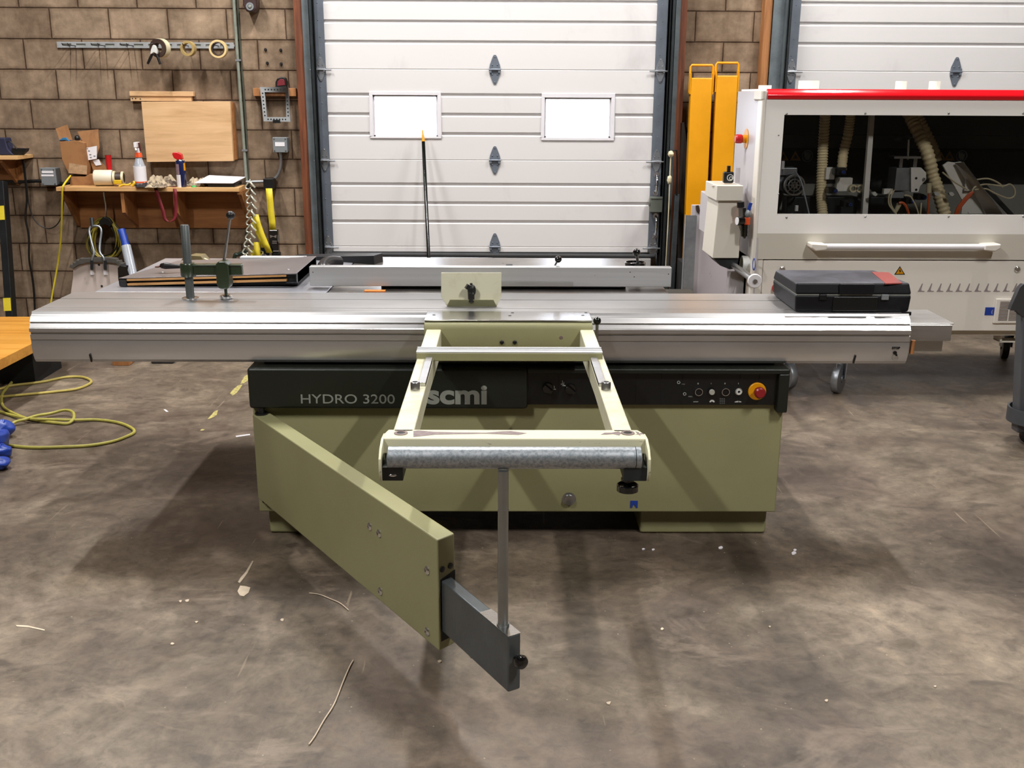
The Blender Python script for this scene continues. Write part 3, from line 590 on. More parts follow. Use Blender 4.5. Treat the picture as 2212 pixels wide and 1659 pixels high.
# front beam with roller
X0,X1=onz(832,940,OZ).x-.004,onz(1390,940,OZ).x+.004
q=[(X0+.006,2.375),(X0,2.345),(X0,2.307),(X1,2.307),(X1,2.345),(X1-.012,2.375)]
m2,N,L,b=nodes('chipped_cream_paint'); vv=N.new('ShaderNodeTexCoord').outputs['Object']; nn=noise(N,L,mapping(N,L,vv,sc=(2.2,9,9)),2.3,6,.72,1.2)
L.new(mix(N,L,ramp(N,L,nn,[(.615,(0,0,0)),(.635,(1,1,1))]),lin('d3cfb0'),lin('6f5f60')),b.inputs['Base Color']); b.inputs['Roughness'].default_value=.42
fb=B(MB().prism(q,'z',OZ-.04,OZ),'front_beam',m2,bevel=.004)
for px in (866,1356): 
    c=onz(px,936,OZ); B(MB().ring((c.x,c.y,OZ+.0008),(0,0,1),.0165,.010,.002),'hole_rim',M_chip,fb); B(MB().lathe([(.010,0),(.010,.0012)],(c.x,c.y,OZ-.0002),(0,0,1),18),'bolt_hole',M_black,fb)
RZ=OZ-.036; RY=2.273; RR=.0262
rx0,rx1=at(835,976,RY-.02).x,at(1388,976,RY-.02).x
ro=B(MB().lathe([(RR-.004,0),(RR,.002),(RR,rx1-rx0-.002),(RR-.004,rx1-rx0)],(rx0,RY,RZ),(1,0,0),40),'roller',M_galv,smooth=30)
B(MB().ring((rx1-.014,RY,RZ),(1,0,0),RR+.0006,RR-.003,.0015,36),'roller_groove',M_darkst,ro)
for x,s in ((X0-.003,1),(X1-.003,-1)):
    pl=[(y_-.045,z_) for y_,z_ in [(2.40,OZ-.004),(2.35,OZ),(2.31,OZ-.012),(2.288,OZ-.03),(2.285,OZ-.06),(2.30,OZ-.088),(2.36,OZ-.095),(2.40,OZ-.08)]]
    B(MB().prism(pl,'x',x,x+.006),'roller_side_plate',m2,fb,bevel=.001)
bz0=RZ-.052
B(MB().box(X0+.003,X0+.052,2.255,2.355,bz0,bz0+.034),'roller_bracket',M_black,fb,bevel=.002); B(MB().sph((X0+.028,2.255,bz0+.014),(.009,.002,.0035)),'bracket_bolt',M_chrome,fb)
B(MB().box(X1-.058,X1-.003,2.255,2.355,bz0,bz0+.034),'roller_bracket',M_darkst,fb,bevel=.002)
c=at(1356,1040,2.285)
kn=B(MB().lathe([(.026,0),(.026,.014),(.0235,.016),(.0235,.012),(.010,.010),(.010,.022),(.0165,.026),(.0165,.031),(.008,.034),(.005,.046),(.005,.075)],(c.x,2.285,at(1356,1059,2.285).z),(0,0,1),28),'levelling_knob',M_blackg,fb)
for pts in ([(893,931.5),(905,930),(935,933),(990,934.5),(1050,935),(1085,932),(1104,931.5),(1138,936),(1120,939.5),(1085,938.5),(1050,937),(940,939),(905,943),(893,944)],[(1298,939),(1306,935),(1322,935),(1336,932),(1342,936),(1338,941),(1325,938),(1310,939)],[(1372,932),(1380,934),(1384,942),(1378,938)]):
    q=[onz(x,y,OZ) for x,y in pts]; MB().slab([(v.x,v.y,OZ+.0002) for v in q],(0,0,.0004)).build('paint_chip',mat('dull_chip',lin('7d6d6c'),.5,.2,.3,60),fb,smooth=0)
# post, swing arm and telescopic beam
SA0=Vector((-.915,3.61,0)); 
PB=onz(1105,1362,.38); d_=Vector((.744,-1.12,0)).normalized(); nrm_=Vector((d_.y,-d_.x,0))   # nrm_ points left/front
L0=Vector((-.922,3.600,0)); Lf=onz(944.5,1165,.51); Lf.z=0; Rf=onz(982,1150,.51); Rf.z=0; R0=Vector((-.852,3.612,0))
R0=Rf+(L0-Lf)*( (Rf.y-3.612)/(Lf.y-L0.y) )*1.0; 
q=[(L0.x,L0.y),(Lf.x,Lf.y),(Rf.x,Rf.y),(R0.x,R0.y)]
sa=B(MB().prism(q,'z',.178,.508),'swing_arm',M_green,bevel=.005)
B(MB().cyl((-.888,3.60,.508),(-.888,3.60,.534),.012,n=14).cyl((-.888,3.60,.508),(-.888,3.60,.513),.024,n=16),'hinge_pin',M_black,sa)
dd=(Lf-L0).normalized(); nn_=Vector((dd.y,-dd.x,0)); nn_=nn_ if nn_.dot(Vector((0,0,0))-L0)>0 else -nn_; ee=(Rf-Lf); 
def onarm(px,py):   # point on the arm's left face under a pixel
    r=ray(px,py); den=r.dot(nn_); t=((L0+Vector((0,0,0)))-Vector((0,0,CH))).dot(nn_)/den; return Vector((0,0,CH))+r*t
for px,py in ((799,1137),(819,1152),(822,1277),(923,1232),(923,1364)):
    c=onarm(px,py); B(MB().lathe([(.0125,0),(.0125,.002),(.009,.005),(.0045,.006),(.0045,.004)],c,nn_,16),'arm_bolt',M_chrome,sa)
en=(Vector((ee.y,-ee.x,0))).normalized(); en=en if en.y<0 else -en
for k,zz in ((.25,.418),(.72,.418)):
    c=Lf+ee*k; c.z=zz; B(MB().lathe([(.0085,0),(.0085,.003),(.004,.005)],c,en,12),'end_screw',M_black,sa)
sl=MB(); a_=Lf+ee*.13+en*.0008; b_=Lf+ee*.99+en*.0008
sl.add([(a_.x,a_.y,.205),(b_.x,b_.y,.205),(b_.x,b_.y,.402),(a_.x,a_.y,.389)],[(0,1,2,3)]); sl.slab([(a_.x,a_.y,.205),(b_.x,b_.y,.205),(b_.x,b_.y,.402),(a_.x,a_.y,.389)],en*-.0004)
B(sl,'beam_opening',M_dark,sa,smooth=0)
ts=Lf+ee*.2; te=onz(1098,1376,.385); te.z=0; td=(Vector((te.x,te.y,0))-Vector((ts.x,ts.y,0))).normalized(); tn=Vector((-td.y,td.x,0)); tn=tn if tn.x>0 else -tn; wv_=tn*.036
s0=ts-td*.15; q=[s0,te,te+wv_,s0+wv_]
tb=B(MB().prism([(v.x,v.y) for v in q],'z',.232,.385),'telescopic_beam',mat('beam_zinc',lin('5d6264'),.34,.55,.15,9,.05,80),bevel=.005,seg=3)
e2=te-td*.14; q=[te,te+wv_,e2+wv_,e2]; B(MB().prism([(v.x,v.y) for v in q],'z',.3852,.3862),'end_block_top',M_alut,tb,smooth=0)
kc=onarm(0,0) if False else te+wv_*.55+td*.003; kz=.325
B(MB().lathe([(.006,0),(.006,.012),(.0155,.016),(.018,.024),(.0155,.032),(.006,.036)],(kc.x,kc.y,kz),td,20),'clamp_knob',M_blackg,tb)
pc=te-td*.055+wv_*.5
B(MB().cyl((pc.x,pc.y,.385),(pc.x,pc.y,RZ-.029),.0128,n=24).cyl((pc.x,pc.y,.385),(pc.x,pc.y,.392),.0155,n=24).cyl((pc.x,pc.y,.69),(pc.x,pc.y,.694),.0135,n=24),'support_post',mat('post_steel',(.33,.345,.34),.3,.9,.12,10))
B(MB().box(pc.x-.012,pc.x+.012,pc.y,2.36,RZ-.055,RZ-.030),'post_bracket',M_darkst)
# lever with ball at the right of the casting
A=at(1289,738,3.56);Bq=at(1290,693,3.56); B(MB().cyl(A+Vector((0,.0,-.02)),Bq,.0055,n=10),'clamp_lever',M_steel); B(MB().sph(Bq,.0145),'lever_ball',M_blackg)
# ================================================================= things standing on the saw
# sheet metal pusher plate with knob
t=thing('guard_plate','cream sheet metal guide plate with black clamp knob standing on the table','plate',(-.115,3.74,TZ))
A=[onz(965,664,TZ),onz(1073,664,TZ)]; Yb=3.745; x0,x1=A[0].x,A[1].x
tp=at(953,589,3.79); tr=at(1083,589,3.79); n1=at(953,641,3.765); n2=at(1083,641,3.765)
b0=Vector((x0,Yb+.012,TZ+.001)); b1=Vector((x1,Yb+.012,TZ+.001))
MB().slab([b0,b1,n2,tr,tp,n1],(0,.003,0)).build('back_plate',M_greenL,t,bevel=.0008)
MB().slab([(x0+.0,Yb+.010,TZ+.001),(x1,Yb+.010,TZ+.001),(x1-.012,Yb-.002,TZ+.029),(x0+.012,Yb-.002,TZ+.029)],(0,-.003,0)).build('front_lip',M_green,t,bevel=.0008)
c=at(1018,650,3.75); kx=c.x
mb=MB().cyl((kx,3.75,TZ+.02),(kx,3.75,TZ+.052),.012,.013,14); mb.bar((kx+.006,3.75,TZ+.062),(kx-.018,3.742,TZ+.080),.016,.018); mb.sph((kx+.002,3.75,TZ+.062),(.016,.014,.024)); mb.cyl((kx,3.75,TZ+.08),(kx,3.75,TZ+.089),.005,n=8); mb.build('clamp_knob',M_black,t)
for px,py in ((960,594),(1077,596),(1045,598)): c=at(px,py,3.79); MB().sph((c.x,3.789,c.z),(.003,.0015,.003),8,5).build('rivet',M_greenL,t)
# hold-down clamp
CY=3.89; cb_=onz(411,646,TZ); px_=cb_.x
t=thing('hold_down_clamp','dark green eccentric hold down clamp with steel post on the sliding table','clamp',(px_,CY,TZ))
pt_=at(401,488,CY).z
MB().lathe([(.0165,0),(.0165,pt_-TZ-.002),(.015,pt_-TZ)],(px_,CY,TZ+.004),(0,0,1),8).build('clamp_post',mat('grey_post_steel',lin('5b605f'),.4,.5,.15,8),t)
MB().lathe([(.032,0),(.032,.005),(.026,.007)],(px_,CY,TZ+.0002),(0,0,1),24).build('post_foot',M_chrome,t)
M_cg=mat('dark_green_casting',lin('27331f'),.33,0,.2,10,.1,90,coat=.3)
az1,az0=at(411,568,CY).z,at(411,597,CY).z
mb=MB().lathe([(.027,0),(.029,.004),(.029,az1-az0-.006),(.026,az1-az0)],(px_,CY,az0),(0,0,1),18); ab=mb.build('arm_boss',M_cg,t)
xr=at(524,580,CY).x; MB().box(px_+.02,xr,CY-.013,CY+.013,az0+.006,az1-.004).box(px_+.02,xr,CY-.018,CY+.018,az1-.010,az1-.003).build('clamp_arm',M_cg,t,bevel=.004)
bx=at(485,590,CY).x; bz1,bz0=at(485,562,CY).z,at(485,622,CY).z
MB().prism([(bx-.026,bz0+.02),(bx-.020,bz0+.004),(bx-.012,bz0),(bx+.012,bz0),(bx+.022,bz0+.006),(bx+.026,bz0+.02),(bx+.024,bz1-.012),(bx+.012,bz1),(bx-.012,bz1),(bx-.025,bz1-.012)],'y',CY-.030,CY+.024).build('clamp_body',M_cg,t,bevel=.006)
A=at(483,562,CY);Bq=at(498,465,CY); MB().tube([A+Vector((0,0,-.01)),Bq],[.006,.0042],10).build('clamp_lever',M_steel,t); MB().sph(Bq,(.0165,.0165,.0165)).build('lever_ball',M_black,t)
zf=TZ+.004; MB().cyl((bx,CY,zf+.008),(bx,CY,bz0+.004),.006,n=12).build('clamp_spindle',M_cg,t)
MB().lathe([(.020,0),(.0245,.004),(.0245,.012),(.016,.017),(.007,.018)],(bx,CY,TZ+.0005),(0,0,1),24).build('pressure_pad',M_chrome,t)
# black tool case
t=thing('tool_case','black plastic power tool case with dusty lid on the right table end','tool case',(1.27,3.82,TZ))
X0,X1=1.062,1.486; Y0,Y1=3.668,4.0; H0=.0015; zb=TZ+.001
fz=at(1840,612,Y0).z; H=fz-zb
lo=MB(); hi=MB()
lo.hexa([(X0+.004,Y0+.004,zb),(X1-.004,Y0+.004,zb),(X1-.006,Y1-.01,zb),(X0+.006,Y1-.01,zb)],[(X0,Y0,zb+.062),(X1,Y0,zb+.062),(X1,Y1,zb+.062),(X0,Y1,zb+.062)])
hi.hexa([(X0,Y0,zb+.0645),(X1,Y0,zb+.0645),(X1,Y1,zb+.0645),(X0,Y1,zb+.0645)],[(X0+.002,Y0+.008,zb+H),(X1-.008,Y0+.012,zb+H),(X1-.03,Y1-.012,zb+H-.004),(X0+.006,Y1-.012,zb+H-.004)])
lo.build('case_base',M_case,t,bevel=.008,seg=3); hd=hi.build('case_lid',M_casetop,t,bevel=.008,seg=3)
MB().box(X0+.004,X1-.004,Y0+.002,Y1-.004,zb+.0615,zb+.065).build('lid_seam',M_let,t)
xa,xb=at(1812,640,Y0).x,at(1886,640,Y0).x
MB().box(xa,xb,Y0-.006,Y0+.03,zb+.066,zb+H-.002).build('lid_recess',M_case,t,bevel=.003)
MB().box(xa-.02,xb+.02,Y0-.004,Y0+.02,zb+.003,zb+.058).build('carry_handle',M_black,t,bevel=.004)
for px in (1777,1911): c=at(px,646,Y0); MB().box(c.x-.013,c.x+.013,Y0-.006,Y0+.01,zb+.046,zb+.066).build('case_latch',M_black if px<1800 else M_gbox,t,bevel=.002)
hd.data.materials.append(M_case)
for pl_ in hd.data.polygons:
    if pl_.normal.z<.5: pl_.material_index=1
ql=[(1883,587),(1920,588),(1949,611),(1913,612)]; ql=[onz(a_[0],a_[1],zb+H+.0005) for a_ in ql]
MB().slab(ql,(0,0,-.004)).build('red_lid_print',M_castred,hd)
MB().add([(X1-.004,Y0+.05,zb+H*.9),(X1+.0,Y0+.05,zb+H*.9),(X1+.0,Y0+.1,zb+H*.9)],[(0,1,2)]) 
# sheet tray with plywood layers lying at the rear left
t=thing('sheet_tray','grey sheet metal tray with two plywood layers on the rear left table','tray',(-1.2,4.3,TZ))
yt=4.14; xl=at(258,612,yt).x; xr=at(618,598,yt).x; xe=at(641,600,yt).x
def layer(y0l,y0r,y1l,y1r,name,m,inx=0,iny=0,dep=.45,par=t,xl_=None,xr_=None):
    XL=xl_ if xl_ is not None else xl; XR=xr_ if xr_ is not None else xe
    zl0,zr0=at(258,y0l,yt).z,at(640,y0r,yt).z; zl1,zr1=at(258,y1l,yt).z,at(640,y1r,yt).z
    zl0,zr0,zl1,zr1=[max(TZ+.0012,q_) for q_ in (zl0,zr0,zl1,zr1)]
    f_=lambda x:(x-xl)/(xe-xl)
    L_=lambda a,b,x:a+(b-a)*f_(x)
    mb=MB().hexa([(XL,yt+iny,L_(zl0,zr0,XL)),(XR,yt+iny,L_(zl0,zr0,XR)),(XR,yt+dep,L_(zl0,zr0,XR)),(XL+.10,yt+dep,L_(zl0,zr0,XL))],[(XL,yt+iny,L_(zl1,zr1,XL)),(XR,yt+iny,L_(zl1,zr1,XR)),(XR,yt+dep,L_(zl1,zr1,XR)),(XL+.10,yt+dep,L_(zl1,zr1,XL))])
    return mb.build(name,m,par,bevel=.001)
layer(624,617,601,591.5,'tray_core',M_dark,iny=.02,xl_=xl+.002,dep=.44)
layer(608,597.5,602.5,593,'plywood_layer',M_plyedge,iny=.002,dep=.3,xl_=xl+.03,xr_=xr)
layer(618,607.5,613,603,'plywood_layer',M_plyedge,iny=.002,dep=.3,xl_=xl+.03,xr_=xr)
tt=layer(602.5,592.5,600.5,590,'tray_top_sheet',mat('warm_grey_sheet',lin('878080'),.34,.55,.12,3),dep=.46)
xk=xl+.03; zl=at(258,624,yt).z
MB().box(xl-.003,xl+.03,yt-.003,yt+.02,TZ+.001,at(258,601,yt).z).build('corner_cap',M_blackg,t,bevel=.006)
z1_=at(640,591,yt).z; MB().box(xr,xe,yt-.003,yt+.45,max(TZ+.0012,at(640,612,yt).z),max(TZ+.004,at(640,609,yt).z)).box(xe-.003,xe,yt-.003,yt+.45,max(TZ+.0012,at(640,612,yt).z),z1_).build('end_channel',M_darkst,t,bevel=.001)
A=at(521,572,4.60); Bq=at(662,569,4.60); MB().box(A.x,Bq.x,4.58,4.62,z1_-.0,at(600,571,4.6).z).build('rear_rail',mat('white_rail',lin('cfd0d2'),.3,.3,.05,5),t,bevel=.003)
MB().box(xl+.12,xe,4.55,4.60,TZ+.001,TZ+.02).build('rear_foot',M_dark,t)
for px,py in ((352,588),(623,582)): c=onz(px,py,z1_+.001); MB().sph((c.x,c.y,z1_+.0005),(.007,.007,.003),10,5).build('rivet',M_steel,tt)
# ================================================================= left wall
def pb(mb,x0,y0,x1,y1,Y,d):   # box whose front face at depth Y covers the photo rectangle
    a=at(x0,y0,Y); b=at(x1,y1,Y); return mb.box(a.x,b.x,Y,Y+d,b.z,a.z)
def pp(pts,Y): return [(at(x,y,Y).x,at(x,y,Y).z) for x,y in pts]
YF=YW-.004
# conduits and boxes
t=thing('electrical_conduit','thin vertical steel conduit running down the block wall left of the door','conduit',at(532,393,YF))
c1=[(504,-14),(517,180),(526,300),(533,395)]
MB().tube([at(x,y,YW-.02) for x,y in c1],.011,10).build('conduit_pipe',mat('conduit_steel',lin('8e9488'),.4,.3,.15,20),t)
mb=MB(); [mb.sph(at(x,y,YW-.022),.016,8,6) for x,y in ((517,175),(527,315))]; 
for x,y in ((514,130),(528,325)): pb(MB(),x-6,y-2,x+6,y+2,YW-.033,.029).build('pipe_strap',M_galvp,t)
tag(MB().tube(spline([at(512,-14,YW-.008),at(520,120,YW-.008),at(529,240,YW-.008),at(534,330,YW-.008),at(536,400,YW-.008),at(533,480,YW-.008),at(530,540,YW-.008),at(525,640,YW-.008)],5),.006,6).build('thin_cable',mat('dark_olive_cable',lin('3b4034'),.6,0,.1,9)),'thin dark cable hanging beside the steel conduit','cable')
def jbox(x0,y0,x1,y1,name,label,strips):
    a=at(x0,y0,7.44); b=at(x1,y1,7.44); t=thing(name,label,'junction box',((a.x+b.x)/2,7.48,b.z))
    MB().box(a.x,b.x,7.45,YF,b.z,a.z).build('box_body',M_gbox,t,bevel=.006)
    MB().box(a.x-.002,b.x+.002,7.435,7.45,b.z-.002,a.z+.002).build('box_lid',M_gbox,t,bevel=.004)
    for s in strips: pb(MB(),*s,7.4335,.0015).build('paper_label',M_white,t)
    for sx in (a.x+.01,b.x-.01):
        for sz in (a.z-.01,b.z+.01): MB().lathe([(.005,0),(.004,.003)],(sx,7.435,sz),(0,-1,0),8).build('lid_screw',M_steel,t)
    return t
jb=jbox(589,297,621,329,'junction_box','grey electrical box with white label high beside the wood jamb',[(594,307,615,316)])
MB().tube(spline([at(606,330,7.48),at(607,345,7.48),at(606,362,7.49),at(600,378,7.5),at(588,389,7.5),at(570,392,7.5),at(532,393,7.5)],6),.0105,10).build('bent_conduit',M_galvp,jb)
jbox(87,363,123,400,'junction_box','grey electrical box with two white label strips beside the shelf end',[(90,369,115,374),(89,377,116,381)])
tag(MB().tube(spline([at(-30,392,7.50),at(40,393,7.50),at(86,391,7.50),at(128,396,7.50),at(150,398,7.49)],5),.012,8).build('wall_cable',M_black),'thick black cable running along the wall to the left electrical box','cable')
# hanging black cables
tag(MB().tube(spline([at(50,345,7.46),at(54,380,7.46),at(58,430,7.46),at(55,470,7.46),at(62,510,7.46),at(63,560,7.46),at(70,600,7.46),at(74,640,7.46),at(76,700,7.46)],6),.0075,8).build('power_cord',M_black),'black cord hanging down the wall from the corner shelf to the floor','cord')
tag(MB().tube(spline([at(52,350,7.44),at(58,400,7.44),at(64,450,7.44),at(80,482,7.44),at(105,494,7.44),at(124,484,7.44),at(134,462,7.44),at(138,430,7.44)],7),.004,6).build('looped_cord',M_black),'thin black cord hanging in a loop under the grey electrical box','cord')
# tape rack
t=thing('peg_rail','galvanised slotted peg rail screwed high on the block wall','rail',at(314,97,YF))
zt_,zb_=at(314,91,7.52).z,at(314,104,7.52).z; x0=at(123,97,7.52).x; x1=at(505,97,7.52).x
mb=MB().box(x0,x1,7.519,7.524,zt_-.012,zt_).box(x0,x1,7.519,7.524,zb_,zb_+.012)
n=12
for k in range(n+1):
    xx=x0+(x1-x0-.03)*k/n; mb.box(xx,xx+.035,7.5192,7.5238,zb_+.0121,zt_-.0121)
mb.box(x0,x1,7.524,YF,zb_,zb_+.004).box(x0,x1,7.524,YF,zt_-.004,zt_); pb(MB(),124,91,505,104,7.525,.002).build('strip_back',M_let,t)
mb.build('slotted_strip',mat('bright_zinc',lin('a5a7a8'),.4,.3,.1,20),t)
for px in (151,163,213,227,275,288,342,407,472):
    a=at(px,99,7.52); MB().tube([(a.x,7.52,a.z),(a.x,7.40,a.z),(a.x,7.385,a.z+.01)],.0035,6).build('peg',M_darkst,t)
def tape(px,py,R,r,w,label,m,mc,Y=7.42,tilt=(0,1,0)):
    c=at(px,py,Y); t=thing('tape_roll',label,'tape roll',(c.x,Y,c.z-R),'tape rolls hanging on the peg rail')
    MB().ring(c,tilt,R,r+.006,w,32).build('tape_winding',m,t,bevel=.001); MB().ring(c,tilt,r+.007,r,w+.001,32).build('cardboard_core',mc,t)
tape(347,104,.063,.037,.05,'large brown and cream tape roll, leftmost on the peg rail',M_cream,M_brown,tilt=(.25,1,0))
c=at(341,104,7.388); tag(MB().ring(c,(.25,1,0),.061,.034,.012,32).build('tape_roll',M_brown),'dark brown tape roll in front of the leftmost cream roll','tape roll','tape rolls hanging on the peg rail')
tape(407,105,.050,.034,.045,'olive tan tape roll in the middle of the peg rail',M_tanr,M_tanr,tilt=(.12,1,0))
tape(472,106,.060,.039,.05,'cream masking tape roll, rightmost on the peg rail',mat('cream_tape',lin('d3b982'),.5,0,.08,14),M_brown,tilt=(-.05,1,0))
t=thing('spring_clamp','spring clamp with steel jaws and black handles hanging from brown tape','clamp',at(332,138,7.35))
ctr=at(332,115,7.35)
MB().prism(pp([(326,118),(327,108),(331,98),(334,97),(337,100),(341,110),(340,117),(334,113)],7.35),'y',7.335,7.365).build('clamp_jaw',M_letw,t,bevel=.003)
MB().tube([at(329,116,7.35),at(324,127,7.35),at(319,138,7.35)],[.008,.010,.008],8).build('clamp_handle',M_black,t)
MB().tube([at(336,114,7.35),at(342,126,7.35),at(346,139,7.35)],[.008,.010,.008],8).build('clamp_handle',M_black,t)
# top alarm pod
t=thing('alarm_sounder','dark round wall sounder above the bolt holes at the picture top','alarm',at(540,28,7.45))
MB().prism(pp([(525,-14),(555,-14),(556,18),(549,27),(534,26),(526,12)],7.44),'y',7.42,YF).build('pod_body',mat('dark_maroon_plastic',lin('3a2828'),.35,0,.2,9),t,bevel=.01)
c=at(540,14,7.42); MB().ring(c,(0,1,0),.026,.015,.012,24).build('pod_ring',M_gbox,t); MB().lathe([(.015,0),(.008,.012)],c,(0,-1,0),18).build('pod_lens',M_let,t)
for px,py in ((573,107),(606,108),(577,136),(607,138)):
    c=at(px,py,YW-.012); tag(MB().lathe([(.011,0),(.011,.006),(.007,.012)],(c.x,YF,c.z),(0,-1,0),6).build('anchor_bolt',M_dark),'small dark anchor bolt in the block right of the conduit','bolt','four anchor bolts in the block wall')
# hanging square frame on a block
w_=tag(pb(MB(),546,190,640,208,7.485,.04).build('wood_block',M_pinel,bevel=.002),'short orange wood batten screwed to the wall beside the door jamb','wood batten')
t=thing('perforated_frame','square perforated steel frame hanging on the wood batten','metal frame',at(596,263,7.47))
o=pp([(562,188),(623,188),(628,263),(570,262)],7.47); i=pp([(572,199),(617,200),(619,253),(577,253)],7.47)
mb=MB()
for k in range(4):
    k2=(k+1)%4; mb.prism([o[k],o[k2],i[k2],i[k]],'y',7.462,7.480)
fr=mb.build('frame_bars',mat('light_zinc',lin('b5b8ba'),.4,.4,.1,12),t)
mb=MB()
for k in range(4):
    k2=(k+1)%4; A=Vector(((o[k][0]+i[k][0])/2,0,(o[k][1]+i[k][1])/2)); Bv=Vector(((o[k2][0]+i[k2][0])/2,0,(o[k2][1]+i[k2][1])/2))
    for j in range(1,8): c=A.lerp(Bv,j/8); mb.lathe([(.0055,0),(.0055,.001)],(c.x,7.4622,c.z),(0,-1,0),8)
mb.build('punched_holes',M_dark,fr,smooth=0); pb(MB(),589,259,605,266,7.455,.02).build('frame_clip',M_black,t)
t=thing('tape_measure','red and black tape measure on top of the wood batten','tape measure',at(607,189,7.48))
c=at(607,178,7.49); z0=at(607,190,7.485).z
MB().prism(pp([(595,189),(595,177),(599,169),(608,166),(617,168),(620,178),(619,189)],7.48),'y',7.475,7.52).build('measure_case',M_black,t,bevel=.006)
MB().prism(pp([(598,186),(599,176),(606,170),(614,172),(616,184)],7.47),'y',7.470,7.476).build('measure_label',M_dred,t,bevel=.003)
# maple board with batten
t=thing('maple_strip','short pale two-step wood strip on the wall above the board','wood strip',at(348,218,7.49))
pb(MB(),279,197,418,208,7.48,.045).build('upper_strip',M_maple,t,bevel=.002); pb(MB(),281,207,414,219,7.488,.037).build('lower_strip',M_maple,t,bevel=.002)
mb=MB(); 
for px,py in ((286,213),(293,213),(303,214)): c=at(px,py,7.488); mb.lathe([(.005,0),(.005,.001)],(c.x,7.4885,c.z),(0,-1,0),8)
mb.build('screw_holes',M_brown,t)
t=thing('maple_board','large pale maple board mounted flat on the wall above the shelf','board',at(410,349,7.47))
q=pp([(305,220),(497,219),(504,348),(317,350)],7.44); MB().prism(q,'y',7.44,7.475).build('front_board',M_maple,t,bevel=.0015)
q=pp([(322,224),(503,221),(511,345),(330,347)],7.476); MB().prism(q,'y',7.476,YF).build('backing_board',M_backb,t,bevel=.0015)
# main shelf
SY=7.24; sz=at(320,405,SY).z; sb=at(320,413.5,SY).z
t=thing('wall_shelf','long pine wall shelf with plywood back and angled brackets','shelf',(at(325,450,7.4).x,7.4,at(320,493,YF).z))
sx0,sx1=at(121,408,SY).x,at(516,408,SY).x; ex=at(531,404,7.5).x
mb=MB().add([(sx0,SY,sb),(sx1,SY,sb),(ex,7.5,sb),(sx0,7.5,sb),(sx0,SY,sz),(sx1,SY,sz),(ex,7.5,sz),(sx0,7.5,sz)],[(0,3,2,1),(4,5,6,7),(0,1,5,4),(1,2,6,5),(2,3,7,6),(3,0,4,7)])
shelf_top=mb.build('shelf_board',M_shelf,t,bevel=.001)
pb(MB(),166,414,534,493,YW-.02,.016).build('back_panel',M_backb,t,bevel=.001)
for px,pe in ((138,0),(268,1),(381,1),(520,0)):
    x=at(px,430,7.3).x; zt=sb-.0005; zl=at(px,488,7.5).z; yf=SY+.02 if not pe else SY+.03
    MB().prism([(yf,zt),(yf,zt-(.02 if not pe else .15)),(yf+.03,zt-(.03 if not pe else .17)),(7.508,zl),(7.508,zt)],'x',x-.012,x+.012).build('shelf_bracket',M_backb if not pe else M_pinel,t,bevel=.001)
# corner shelf far left
t=thing('corner_shelf','small brown wooden shelf at the left picture edge','shelf',(at(0,390,7.4).x,7.4,at(0,388,7.5).z))
a=at(-60,338,7.28); b=at(38,345,7.28); MB().box(a.x,b.x,7.28,YF,b.z,a.z+.004).build('shelf_board',M_shelf,t,bevel=.001)
pb(MB(),-60,346,49,389,YW-.02,.016).build('back_panel',M_backb,t)
x=at(15,360,7.4).x; MB().prism([(7.30,b.z),(7.30,b.z-.02),(7.508,b.z-.19),(7.508,b.z)],'x',x,x+.02).build('shelf_bracket',M_backb,t)
csz=a.z+.005
t=thing('blue_tool_bag','dark blue and black tool bag on the corner shelf','bag',(at(0,330,7.38).x,7.38,csz))
MB().prism([(at(-30,300,7.35).x,csz),(at(-30,300,7.35).x,at(0,298,7.35).z),(at(10,298,7.35).x,at(10,298,7.35).z),(at(16,322,7.35).x,at(16,322,7.35).z),(at(30,336,7.35).x,csz)],'y',7.35,7.45).build('bag_body',mat('dark_blue_fabric',lin('1b1d38'),.7,0,.2,14),t,bevel=.008)
MB().tube(spline([at(12,308,7.36),at(22,306,7.36),at(30,314,7.36),at(36,322,7.36)],5),.004,6).build('bag_strap',M_black,t)
tag(MB().prism([(at(20,336,7.36).x,csz),(at(26,326,7.36).x,at(26,326,7.36).z),(at(24,320,7.36).x,at(24,320,7.36).z),(at(56,321,7.36).x,at(56,321,7.36).z),(at(54,327,7.36).x,at(54,327,7.36).z),(at(44,330,7.36).x,csz)],'y',7.36,7.42).build('black_tool',M_black,bevel=.003),'flat black tool sticking out over the corner shelf edge','tool')
# ---- things on the main shelf
IY=7.34; iz=sz+.001
def gz(px,py,Y): v=at(px,py,Y); return (v.x,v.z)
def flr(px,Y): return (at(px,400,Y).x,iz)
# lower cardboard pieces
t=thing('flattened_carton','flattened brown carton wedged under the tall cardboard box','carton',(at(180,400,7.42).x,7.42,iz))
MB().prism([flr(154,7.42),flr(208,7.42),gz(206,381,7.42),gz(196,375,7.42),gz(186,381,7.42),gz(156,381,7.42)],'y',7.40,7.50).build('carton_body',M_card,t,bevel=.001)
MB().prism([gz(193,344,7.45),gz(212,344,7.45),gz(232,366,7.45),gz(228,376,7.45),gz(205,378,7.45)],'y',7.45,7.46).build('carton_flap',M_card,t)
MB().prism([gz(200,347,7.445),gz(213,344,7.445),gz(219,356,7.445),gz(207,358,7.445)],'y',7.445,7.448).build('paper_label',M_white,t)
t=thing('cardboard_box','tall open brown cardboard box with glossy tape and raised flaps','box',(at(165,380,7.42).x,7.42,at(170,381,7.40).z))
zbx=at(170,380,7.40).z
MB().prism([gz(148,374,7.40),gz(187,378,7.40),gz(189,360,7.40),gz(181,309,7.40),gz(167,304,7.40),gz(128,306,7.40),gz(134,345,7.40)],'y',7.40,7.51).build('box_body',M_card,t,bevel=.002)
